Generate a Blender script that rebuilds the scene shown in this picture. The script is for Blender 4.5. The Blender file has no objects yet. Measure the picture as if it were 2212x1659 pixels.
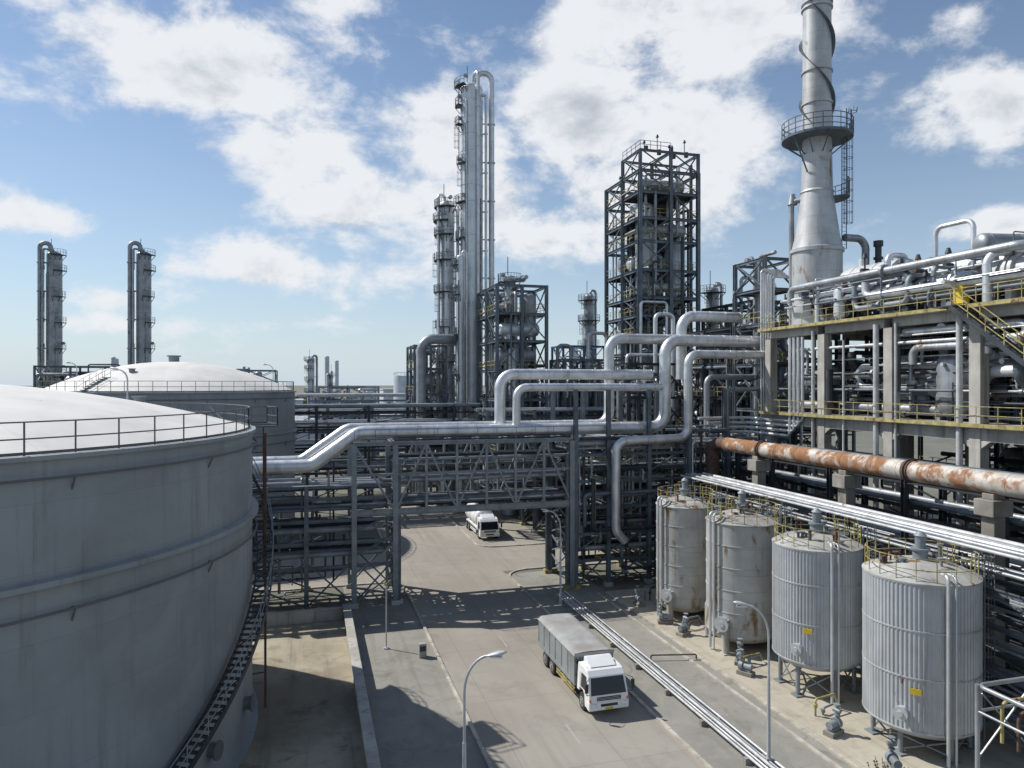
import bpy, math, random
from mathutils import Vector, Matrix
D=bpy.data; scene=bpy.context.scene
rad=math.radians
COL=scene.collection
# ------------------------------------------------------------------ mesh builder
def basis(d):
    d=d.normalized()
    up=Vector((0,0,1)) if abs(d.z)<.99 else Vector((0,1,0))
    s=d.cross(up).normalized(); u=s.cross(d).normalized()
    return s,u
class MB:
    def __init__(s): s.v=[];s.f=[];s.m=[];s.s=[]
    def add(s,vs,fs,m=0,sm=False):
        o=len(s.v); s.v.extend([tuple(v) for v in vs])
        for f in fs:
            s.f.append(tuple(i+o for i in f)); s.m.append(m); s.s.append(sm)
    def box(s,x0,x1,y0,y1,z0,z1,m=0):
        s.add([(x0,y0,z0),(x1,y0,z0),(x1,y1,z0),(x0,y1,z0),(x0,y0,z1),(x1,y0,z1),(x1,y1,z1),(x0,y1,z1)],
              [(0,3,2,1),(4,5,6,7),(0,1,5,4),(1,2,6,5),(2,3,7,6),(3,0,4,7)],m)
    def beam(s,p,q,w,h=None,m=0):
        p=Vector(p);q=Vector(q);h=h or w
        a,u=basis(q-p);a=a*w/2;u=u*h/2
        s.add([p-a-u,p+a-u,p+a+u,p-a+u,q-a-u,q+a-u,q+a+u,q-a+u],
              [(0,1,2,3),(7,6,5,4),(0,4,5,1),(1,5,6,2),(2,6,7,3),(3,7,4,0)],m)
    def ibeam(s,p,q,w,h,m=0,t=.03):
        p=Vector(p);q=Vector(q)
        a,u=basis(q-p)
        s.beam(p+u*(h/2-t/2),q+u*(h/2-t/2),w,t,m)
        s.beam(p-u*(h/2-t/2),q-u*(h/2-t/2),w,t,m)
        s.beam(p,q,t,h-2*t,m)
    def cyl(s,p,q,r,r2=None,n=12,m=0,caps=True):
        p=Vector(p);q=Vector(q);r2=r if r2 is None else r2
        a,u=basis(q-p)
        A=[];B=[]
        for i in range(n):
            t=2*math.pi*i/n;o=a*math.cos(t)+u*math.sin(t)
            A.append(p+o*r);B.append(q+o*r2)
        s.add(A+B,[(i,i+n,(i+1)%n+n,(i+1)%n) for i in range(n)],m,True)
        if caps:
            s.add(A,[tuple(range(n))],m);s.add(B,[tuple(reversed(range(n)))],m)
    def tube(s,pts,r,n=12,bend=None,m=0,bands=0,bm=None,caps=True):
        pts=[Vector(p) for p in pts]; bend=bend if bend is not None else r*3
        bm=m if bm is None else bm
        P=[pts[0]]
        for i in range(1,len(pts)-1):
            a=(pts[i-1]-pts[i]);b=(pts[i+1]-pts[i])
            la,lb=a.length,b.length;a.normalize();b.normalize()
            ang=math.pi-a.angle(b)
            if ang<.02 or bend<=0: P.append(pts[i]);continue
            t=min(bend*math.tan(ang/2),la*.49,lb*.49); rb=t/math.tan(ang/2)
            c=pts[i]+(a+b).normalized()*(rb/math.cos(ang/2))
            s0=pts[i]+a*t;s1=pts[i]+b*t
            k=max(3,int(ang/.2))
            v0=(s0-c);v1=(s1-c);ax=v0.cross(v1).normalized()
            for j in range(k+1):
                P.append(c+Matrix.Rotation(ang*j/k,3,ax)@v0)
        P.append(pts[-1])
        Q=[P[0]]
        for p in P[1:]:
            if (p-Q[-1]).length>1e-4:Q.append(p)
        P=Q
        d=(P[1]-P[0]).normalized();a,u=basis(d)
        rings=[];prev=d
        for i,p in enumerate(P):
            if 0<i<len(P)-1: t=((P[i+1]-p).normalized()+(p-P[i-1]).normalized()).normalized()
            elif i==0: t=d
            else: t=(p-P[i-1]).normalized()
            q=prev.rotation_difference(t); a=q@a;u=q@u;prev=t
            rings.append([p+(a*math.cos(2*math.pi*j/n)+u*math.sin(2*math.pi*j/n))*r for j in range(n)])
        vs=[v for R in rings for v in R];fs=[]
        for i in range(len(rings)-1):
            for j in range(n):
                fs.append((i*n+j,i*n+(j+1)%n,(i+1)*n+(j+1)%n,(i+1)*n+j))
        s.add(vs,fs,m,True)
        if caps:
            s.add(rings[0],[tuple(reversed(range(n)))],m);s.add(rings[-1],[tuple(range(n))],m)
        if bands:
            for i in range(len(P)-1):
                L=(P[i+1]-P[i]).length
                if L>bands*.6:
                    k=max(1,int(round(L/bands)));dd=(P[i+1]-P[i]).normalized()
                    for j in range(k+1):
                        c=P[i]+dd*(L*j/k)
                        s.cyl(c-dd*.03,c+dd*.03,r*1.02+.005,n=n,m=bm)
    def lathe(s,cx,cy,prof,n=48,m=0,sp=False,rib=0,nr=0):
        if rib: n=nr*4
        def ring(r,z):
            out=[]
            for i in range(n):
                t=2*math.pi*i/n
                rr=r+(rib if (rib and i%4 in(0,1)) else 0)
                out.append((cx+rr*math.cos(t),cy+rr*math.sin(t),z))
            return out
        sm=not rib
        if sp:
            vs=[];fs=[]
            for (r,z) in prof: vs+=ring(max(r,.001),z)
            for k in range(len(prof)-1):
                for i in range(n): fs.append((k*n+i,k*n+(i+1)%n,(k+1)*n+(i+1)%n,(k+1)*n+i))
            s.add(vs,fs,m,sm)
        else:
            for k in range(len(prof)-1):
                vs=ring(max(prof[k][0],.001),prof[k][1])+ring(max(prof[k+1][0],.001),prof[k+1][1])
                s.add(vs,[(i,(i+1)%n,(i+1)%n+n,i+n) for i in range(n)],m,sm)
    def arcplate(s,cx,cy,z,r0,r1,a0,a1,th=.08,m=0):
        k=max(2,int(abs(a1-a0)/10))
        for j in range(k):
            b0=rad(a0+(a1-a0)*j/k);b1=rad(a0+(a1-a0)*(j+1)/k)
            q=[(cx+r*math.cos(b),cy+r*math.sin(b)) for r,b in((r0,b0),(r1,b0),(r1,b1),(r0,b1))]
            s.add([(x,y,z-th) for x,y in q]+[(x,y,z) for x,y in q],
              [(0,3,2,1),(4,5,6,7),(0,1,5,4),(1,2,6,5),(2,3,7,6),(3,0,4,7)],m)
    def rail(s,pts,h=1.1,sp=1.5,w=.05,m=0,mid=1,closed=False,toe=True):
        pts=[Vector(p) for p in pts]
        if closed: pts=pts+[pts[0]]
        for i in range(len(pts)-1):
            p,q=pts[i],pts[i+1];L=(q-p).length
            k=max(1,int(round(L/sp)))
            for j in range(k+(1 if i==len(pts)-2 else 0)):
                c=p.lerp(q,j/k); s.beam(c,c+Vector((0,0,h)),w,w,m)
            for l in range(mid+1):
                zz=Vector((0,0,h*(1-l/(mid+1.0))))
                s.beam(p+zz,q+zz,w,w,m)
            if toe: s.beam(p+Vector((0,0,.07)),q+Vector((0,0,.07)),w*.5,.11,m)
    def railarc(s,cx,cy,z,r,a0,a1,h=1.1,step=8,w=.05,m=0,mid=1,toe=True):
        k=max(2,int(abs(a1-a0)/step))
        pts=[(cx+r*math.cos(rad(a0+(a1-a0)*j/k)),cy+r*math.sin(rad(a0+(a1-a0)*j/k)),z) for j in range(k+1)]
        s.rail(pts,h,99,w,m,mid,toe=toe)
    def ladder(s,x,y,z0,z1,ax='x',w=.5,m=0,cage=True,out=(0,-1)):
        o=(w/2,0) if ax=='x' else (0,w/2)
        for sg in(-1,1): s.beam((x+o[0]*sg,y+o[1]*sg,z0),(x+o[0]*sg,y+o[1]*sg,z1+1),.06,.06,m)
        z=z0
        while z<z1:
            s.beam((x-o[0],y-o[1],z),(x+o[0],y+o[1],z),.035,.035,m);z+=.4
        if cage:
            z=z0+2.3
            while z<z1+1:
                c=(x+out[0]*.35,y+out[1]*.35)
                pts=[(c[0]+.4*math.cos(t*math.pi/3),c[1]+.4*math.sin(t*math.pi/3),z) for t in range(6)]
                for i in range(6): s.beam(pts[i],pts[(i+1)%6],.04,.04,m)
                z+=1.0
            for t in range(0,6):
                s.beam((c[0]+.4*math.cos(t*math.pi/3),c[1]+.4*math.sin(t*math.pi/3),z0+2.3),(c[0]+.4*math.cos(t*math.pi/3),c[1]+.4*math.sin(t*math.pi/3),z1+1),.03,.03,m)
def mk(name,mb,mats,loc=(0,0,0),parent=None,label=None,category=None,group=None,kind=None,bevel=0):
    L=Vector(parent['_loc']) if parent is not None else Vector(loc)
    me=D.meshes.new(name)
    me.from_pydata([(v[0]-L.x,v[1]-L.y,v[2]-L.z) for v in mb.v],[],mb.f)
    if not isinstance(mats,(list,tuple)): mats=[mats]
    for m in mats: me.materials.append(m)
    me.polygons.foreach_set('material_index',mb.m)
    me.polygons.foreach_set('use_smooth',mb.s)
    me.update()
    o=D.objects.new(name,me);COL.objects.link(o)
    if parent is not None: o.parent=parent
    else: o.location=L
    if label:o['label']=label
    if category:o['category']=category
    if group:o['group']=group
    if kind:o['kind']=kind
    if bevel:
        b=o.modifiers.new('Bevel','BEVEL');b.width=bevel;b.segments=2;b.limit_method='ANGLE';b.angle_limit=rad(40)
    return o
EMPS=[]
def thing(name,loc,label,category,group=None):
    e=D.objects.new(name,None);COL.objects.link(e);e.location=loc;e.empty_display_size=.5
    e['_loc']=list(loc);e['label']=label;e['category']=category
    if group:e['group']=group
    EMPS.append(e)
    return e
def copy_thing(top,loc,rotz=0,label=None):
    n=top.copy();COL.objects.link(n);n.location=loc;n.rotation_euler=(0,0,rotz)
    if label:n['label']=label
    for c in list(top.children):
        k=c.copy();COL.objects.link(k);k.parent=n
        for g in list(c.children):
            kk=g.copy();COL.objects.link(kk);kk.parent=k
    return n
# ------------------------------------------------------------------ materials
class NT:
    def __init__(s,tree): s.t=tree
    def n(s,ty,**k):
        n=s.t.nodes.new(ty)
        for a,b in k.items(): setattr(n,a,b)
        return n
    def l(s,a,b): s.t.links.new(a,b)
    def setin(s,sock,v):
        if isinstance(v,bpy.types.NodeSocket): s.l(v,sock)
        else: sock.default_value=v
    def math(s,op,a,b=0,c=0,clamp=False):
        n=s.n('ShaderNodeMath',operation=op,use_clamp=clamp)
        s.setin(n.inputs[0],a);s.setin(n.inputs[1],b);s.setin(n.inputs[2],c)
        return n.outputs[0]
    def mix(s,f,a,b,bt='MIX'):
        n=s.n('ShaderNodeMix',data_type='RGBA',blend_type=bt)
        s.setin(n.inputs[0],f)
        s.setin(n.inputs[6],a if not isinstance(a,tuple) else (*a,1)[:4]);s.setin(n.inputs[7],b if not isinstance(b,tuple) else (*b,1)[:4])
        return n.outputs[2]
    def noise(s,vec,scale,detail=5,rough=.55,dist=0):
        n=s.n('ShaderNodeTexNoise');s.l(vec,n.inputs['Vector'])
        n.inputs['Scale'].default_value=scale;n.inputs['Detail'].default_value=detail
        n.inputs['Roughness'].default_value=rough;n.inputs['Distortion'].default_value=dist
        return n.outputs[0]
    def ramp(s,v,lo,hi,a=0,b=1):
        n=s.n('ShaderNodeMapRange',interpolation_type='SMOOTHSTEP');s.l(v,n.inputs[0])
        n.inputs[1].default_value=lo;n.inputs[2].default_value=hi;n.inputs[3].default_value=a;n.inputs[4].default_value=b
        return n.outputs[0]
    def mapv(s,vec,sc,loc=(0,0,0)):
        n=s.n('ShaderNodeMapping');s.l(vec,n.inputs[0]);n.inputs['Scale'].default_value=sc;n.inputs['Location'].default_value=loc
        return n.outputs[0]
RUST=(.17,.085,.045)
def pm(name,col,rough=.5,metal=0.0,var=.15,vscale=.6,streak=0.0,rust=0.0,rscale=.8,dirt=(.08,.07,.055),dirtamt=0.0,bump=.0,bscale=20,seam=None,rustcol=RUST,rstretch=.4,seamdark=.68,ygrad=None):
    m=D.materials.new(name);m.use_nodes=True;t=NT(m.node_tree);b=m.node_tree.nodes['Principled BSDF']
    pos=t.n('ShaderNodeNewGeometry').outputs['Position']
    nz=t.noise(pos,vscale,6,.6)
    f=t.ramp(nz,.3,.7)
    c=t.mix(f,tuple(x*(1-var) for x in col),tuple(min(1,x*(1+var)) for x in col))
    if streak:
        sv=t.mapv(pos,(2.2,2.2,.12)); sn=t.noise(sv,1.0,5,.65)
        sf=t.math('MULTIPLY',t.ramp(sn,.5,.78),streak)
        c=t.mix(sf,c,dirt)
    if dirtamt:
        dn=t.noise(pos,.25,8,.65,.4); c=t.mix(t.math('MULTIPLY',t.ramp(dn,.42,.72),dirtamt),c,dirt)
    hgt=None
    if seam:
        g=t.n('ShaderNodeTexCoord').outputs['Object'];sx=t.n('ShaderNodeSeparateXYZ');t.l(g,sx.inputs[0])
        ang=t.math('MULTIPLY',t.math('ARCTAN2',sx.outputs[1],sx.outputs[0]),seam[0])
        cv=t.n('ShaderNodeCombineXYZ');t.l(ang,cv.inputs[0]);t.l(sx.outputs[2],cv.inputs[1])
        br=t.n('ShaderNodeTexBrick');t.l(cv.outputs[0],br.inputs['Vector'])
        br.inputs['Scale'].default_value=1;br.inputs['Brick Width'].default_value=seam[1];br.inputs['Row Height'].default_value=seam[2]
        br.inputs['Mortar Size'].default_value=.022;br.inputs['Mortar Smooth'].default_value=.5
        br.inputs['Color1'].default_value=(.95,.95,.95,1);br.inputs['Color2'].default_value=(1.0,1.0,1.0,1);br.inputs['Mortar'].default_value=(seamdark,)*3+(1,)
        c=t.mix(1.0,c,br.outputs['Color'],'MULTIPLY')
        hgt=br.outputs['Fac']
    ro=t.math('ADD',t.math('MULTIPLY',nz,.25),rough-.12)
    me=metal
    if rust:
        rv=t.mapv(pos,(1,1,rstretch)); rn=t.noise(rv,rscale,9,.68,.3)
        if ygrad:
            sy_=t.n('ShaderNodeSeparateXYZ');t.l(pos,sy_.inputs[0])
            rn=t.math('ADD',rn,t.ramp(sy_.outputs[1],ygrad[0],ygrad[1],-.13,.03))
        rf=t.ramp(rn,.66-rust*.32,.74-rust*.26)
        rc=t.mix(t.noise(pos,3.,5,.6),tuple(x*.4 for x in rustcol),tuple(x*1.5 for x in rustcol))
        c=t.mix(rf,c,rc)
        me=t.math('MULTIPLY',t.math('SUBTRACT',1.0,rf),metal)
        ro=t.math('ADD',ro,t.math('MULTIPLY',rf,.3))
    t.l(c,b.inputs['Base Color']); t.setin(b.inputs['Roughness'],ro); t.setin(b.inputs['Metallic'],me)
    if bump or seam:
        bn=t.n('ShaderNodeBump');bn.inputs['Strength'].default_value=max(bump,.1);bn.inputs['Distance'].default_value=.02
        h=t.noise(pos,bscale,4,.6)
        if hgt is not None: h=t.math('SUBTRACT',h,hgt)
        t.l(h,bn.inputs['Height']);t.l(bn.outputs[0],b.inputs['Normal'])
    return m
M={}
M['galv']=pm('aluminium_cladding',(.68,.69,.70),.38,.6,.14,.9,.5,0,bump=.05,dirtamt=.2)
M['galvd']=pm('dull_cladding',(.33,.35,.37),.45,.45,.22,.7,.5,.15,bump=.05,dirtamt=.3)
M['galvl']=pm('column_cladding',(.57,.60,.62),.45,.4,.14,.5,.5,.08,bump=.04,dirtamt=.22)
M['bright']=pm('bright_column_cladding',(.70,.73,.75),.40,.45,.10,.5,.45,.03,bump=.04,dirtamt=.15,seam=(2,3.5,2.6),seamdark=.72)
M['pipew']=pm('white_pipe_paint',(.52,.53,.53),.5,.1,.14,1.2,.45,.12,dirtamt=.35)
M['lampg']=pm('lamp_grey_paint',(.48,.50,.52),.45,.2,.06,1.2,.2,.0,dirtamt=.1)
M['rustpipe']=pm('rusted_pipe_paint',(.52,.49,.44),.6,.15,.18,.8,.55,.80,.55,dirtamt=.12,bump=.25,rustcol=(.29,.145,.07),rstretch=1.0,ygrad=(14,46),dirt=(.26,.16,.09))
M['rustd']=pm('dark_rust',(.095,.058,.042),.8,0,.35,2,0,0,bump=.2)
M['steel']=pm('blue_grey_steel',(.11,.135,.16),.5,.15,.3,.8,.3,.12)
M['steeld']=pm('dark_steel',(.038,.045,.054),.55,.1,.3,.8,.2,.15)
M['steelg']=pm('grey_steel',(.22,.25,.275),.5,.15,.2,.8,.4,.12)
M['yellow']=pm('dull_yellow_paint',(.36,.31,.12),.65,0,.3,2,.3,.4,2.)
M['yel2']=pm('bright_yellow_paint',(.65,.46,.03),.5,0,.1,2)
M['shell']=pm('tank_shell_paint',(.275,.305,.325),.6,0,.08,.22,.55,.0,dirt=(.13,.135,.135),dirtamt=.35,seam=(17.5,7.5,2.4),seamdark=.86)
M['roof']=pm('tank_roof_paint',(.66,.645,.61),.65,0,.07,.3,.0,.02,.8,dirtamt=.3,dirt=(.42,.38,.32),seam=(9,3.0,400),seamdark=.88)
M['girder']=pm('tank_girder_paint',(.12,.13,.14),.6,0,.1,1,.3,.15)
M['vessel']=pm('weathered_vessel_paint',(.43,.44,.43),.55,.1,.12,.7,.7,.44,.7,dirt=(.24,.18,.11),dirtamt=.3,seam=(2.5,4,1.8),rustcol=(.20,.135,.065),seamdark=.7)
M['clad']=pm('corrugated_cladding',(.43,.455,.475),.5,.2,.08,.8,.6,.1,dirtamt=.22,dirt=(.17,.15,.12))
M['vroof']=pm('vessel_roof',(.42,.42,.39),.6,.1,.18,1,0,.42,.8,dirtamt=.4)
M['conc']=pm('concrete',(.40,.385,.35),.85,0,.18,.7,.85,.0,dirt=(.15,.135,.115),dirtamt=.4,bump=.3,bscale=12)
M['concd']=pm('stained_concrete',(.27,.255,.225),.85,0,.2,.7,.8,.15,dirt=(.11,.095,.075),dirtamt=.5,bump=.3,bscale=12)
M['kerb']=pm('kerb_concrete',(.44,.41,.35),.85,0,.2,1.5,0,0,dirtamt=.5,bump=.3)
M['glass']=pm('window_glass',(.012,.016,.02),.14,0,.05)
M['white']=pm('white_truck_paint',(.76,.77,.77),.32,0,.03,1.2,.25,.0,dirt=(.38,.35,.31),dirtamt=.15)
M['chassis']=pm('chassis_black',(.03,.03,.032),.6,0,.2)
M['tyre']=pm('tyre_rubber',(.022,.022,.023),.85,0,.3,4,dirtamt=.5,dirt=(.10,.09,.075))
M['rim']=pm('wheel_rim',(.35,.34,.32),.5,.4,.2,4)
M['tarp']=pm('grey_tarpaulin',(.34,.34,.335),.7,0,.15,.9,0,0,dirtamt=.6,dirt=(.23,.21,.18),bump=.3,bscale=5)
M['bodyp']=pm('box_body_paint',(.27,.30,.31),.5,.1,.14,1.0,.5,.12,dirtamt=.35)
M['light']=pm('headlight_lens',(.7,.72,.72),.12,.3,.05)
M['orange']=pm('orange_lens',(.75,.22,.02),.3,0,.05)
M['blue']=pm('blue_paint',(.05,.12,.22),.5,0,.2,.8,.3,.15)
M['bush']=pm('dry_foliage',(.13,.125,.06),.8,0,.4,3)
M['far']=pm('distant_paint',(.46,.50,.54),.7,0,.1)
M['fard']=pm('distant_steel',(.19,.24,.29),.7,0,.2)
def ground_mat(name,c1,c2,c3,s=.12,crack=.0,rough=.9,stain=(.07,.06,.05),samt=.5,joint=None,tracks=None):
    m=D.materials.new(name);m.use_nodes=True;t=NT(m.node_tree);b=m.node_tree.nodes['Principled BSDF']
    pos=t.n('ShaderNodeNewGeometry').outputs['Position']
    c=t.mix(t.ramp(t.noise(pos,s,9,.62,.3),.35,.65),c1,c2)
    c=t.mix(t.math('MULTIPLY',t.ramp(t.noise(pos,s*4,8,.7),.5,.72),.6),c,c3)
    c=t.mix(t.math('MULTIPLY',t.ramp(t.noise(pos,s*2.3+.07,8,.65,1.),.52,.75),samt),c,stain)
    tv=t.mapv(pos,(1.1,.05,1)); c=t.mix(t.math('MULTIPLY',t.ramp(t.noise(tv,1.,4,.6),.5,.75),samt*.7),c,stain)
    c=t.mix(t.math('MULTIPLY',t.noise(pos,14,4,.7),.25),c,stain)
    if crack:
        vo=t.n('ShaderNodeTexVoronoi',feature='DISTANCE_TO_EDGE');dv=t.n('ShaderNodeVectorMath',operation='ADD')
        nn=t.n('ShaderNodeTexNoise');t.l(pos,nn.inputs['Vector']);nn.inputs['Scale'].default_value=1.2;nn.inputs['Detail'].default_value=6
        t.l(pos,dv.inputs[0]);t.l(nn.outputs[1],dv.inputs[1]);t.l(dv.outputs[0],vo.inputs['Vector']);vo.inputs['Scale'].default_value=.22
        c=t.mix(t.math('MULTIPLY',t.ramp(vo.outputs[0],.0,.008,1,0),crack),c,stain)
    if joint:
        br=t.n('ShaderNodeTexBrick');t.l(pos,br.inputs['Vector']);br.offset=0
        br.inputs['Scale'].default_value=1;br.inputs['Brick Width'].default_value=joint[0];br.inputs['Row Height'].default_value=joint[1]
        br.inputs['Mortar Size'].default_value=.022;br.inputs['Color1'].default_value=(.93,.93,.93,1);br.inputs['Color2'].default_value=(1,1,1,1);br.inputs['Mortar'].default_value=(.75,.75,.75,1)
        c=t.mix(1.0,c,br.outputs['Color'],'MULTIPLY')
    t.l(c,b.inputs['Base Color']);b.inputs['Roughness'].default_value=rough
    bn=t.n('ShaderNodeBump');bn.inputs['Strength'].default_value=.3;bn.inputs['Distance'].default_value=.03
    t.l(t.noise(pos,6,8,.7),bn.inputs['Height']);t.l(bn.outputs[0],b.inputs['Normal'])
    return m
M['road']=ground_mat('dusty_road',(.30,.275,.235),(.355,.33,.285),(.255,.24,.21),.10,.08,samt=.42,stain=(.15,.13,.105),joint=(4.95,8))
M['gnd']=ground_mat('yard_ground',(.14,.145,.115),(.185,.18,.145),(.10,.105,.085),.08,.0)
M['verge']=ground_mat('worn_concrete_verge',(.235,.23,.205),(.30,.29,.255),(.35,.33,.285),.22,.25,stain=(.12,.115,.09),samt=.6)
M['slab']=ground_mat('concrete_slab',(.42,.385,.31),(.50,.46,.375),(.32,.29,.225),.2,.12,stain=(.19,.16,.11),joint=(3.2,4))
M['dirt']=ground_mat('bund_floor',(.24,.20,.14),(.44,.40,.30),(.14,.12,.08),.13,.0,stain=(.07,.06,.04),samt=.8)
M['mark']=pm('worn_road_paint',(.36,.34,.30),.8,0,.1,3,dirtamt=.7,dirt=(.30,.28,.24))
# ------------------------------------------------------------------ setting
def sheet(name,rects,z,mat):
    mb=MB()
    for x0,x1,y0,y1 in rects: mb.add([(x0,y0,z),(x1,y0,z),(x1,y1,z),(x0,y1,z)],[(0,1,2,3)])
    return mk(name,mb,mat,kind='structure')
sheet('ground',[(-6000,6000,-3000,9000)],0,M['gnd'])
sheet('verge_pavement',[(3,8.5,-20,66.5),(18.4,25.4,-20,66.5)],.004,M['verge'])
sheet('bund_floor',[(-40,2.7,-10,57)],.005,M['dirt'])
sheet('road',[(8.5,18.4,-30,112)],.010,M['road'])
sheet('side_road',[(-60,8.5,66.5,79),(18.4,40,67.5,77.5),(18.4,27,77.5,100),(-60,30,112,118)],.009,M['road'])
mb=MB();mb.box(25.4,41,10,58,0,.16);mk('concrete_apron',mb,M['slab'],kind='structure')
mb=MB()
for y in(20,34,48,84): mb.add([(13.35,y,.015),(13.47,y,.015),(13.47,y+2.2,.015),(13.35,y+2.2,.015)],[(0,1,2,3)])
mk('road_marking',mb,M['mark'],kind='structure')
def kerb(paths):
    mb=MB();rk=random.Random(2)
    for path in paths:
        for a,b in zip(path[:-1],path[1:]):
            L=math.dist(a,b);k=max(1,int(L/1.0))
            for i in range(k):
                dz=rk.uniform(-.015,.01)
                p=Vector((*a,.06+dz)).lerp(Vector((*b,.06+dz)),(i+.01)/k);q=Vector((*a,.06+dz)).lerp(Vector((*b,.06+dz)),(i+.99)/k)
                mb.beam(p,q,.2,.13)
    mk('kerb',mb,M['kerb'],kind='structure')
def arc(cx,cy,r,a0,a1,n=8): return [(cx+r*math.cos(rad(a0+(a1-a0)*i/n)),cy+r*math.sin(rad(a0+(a1-a0)*i/n))) for i in range(n+1)]
kerb([[(8.4,-20),(8.4,64)]+arc(5.9,64,2.5,0,90)+[(-40,66.5)],[(18.5,-20),(18.5,65)]+arc(21,65,2.5,180,90)+[(38,67.5)],
      [(18.5,112),(18.5,80)]+arc(20.5,79.7,2,180,270)+[(27,77.7)],[(8.4,112),(8.4,79)]])
kerb([[(25.3,10),(25.3,58)]])
mb=MB();mb.box(2.65,3.05,12,57.6,0,1.0);mb.box(2.55,3.15,12,57.6,1.0,1.1)
mk('bund_wall',mb,M['conc'],loc=(2.85,35,0),label='low weathered concrete bund wall beside the road verge',category='wall',bevel=.03)
mb=MB();mb.box(-40,2.6,57,57.35,0,.9);mb.box(-40,2.6,56.95,57.4,.9,.98)
mk('bund_wall',mb,M['conc'],loc=(-18,57.2,0),label='low concrete bund wall running past the storage tank',category='wall',bevel=.03)
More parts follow.
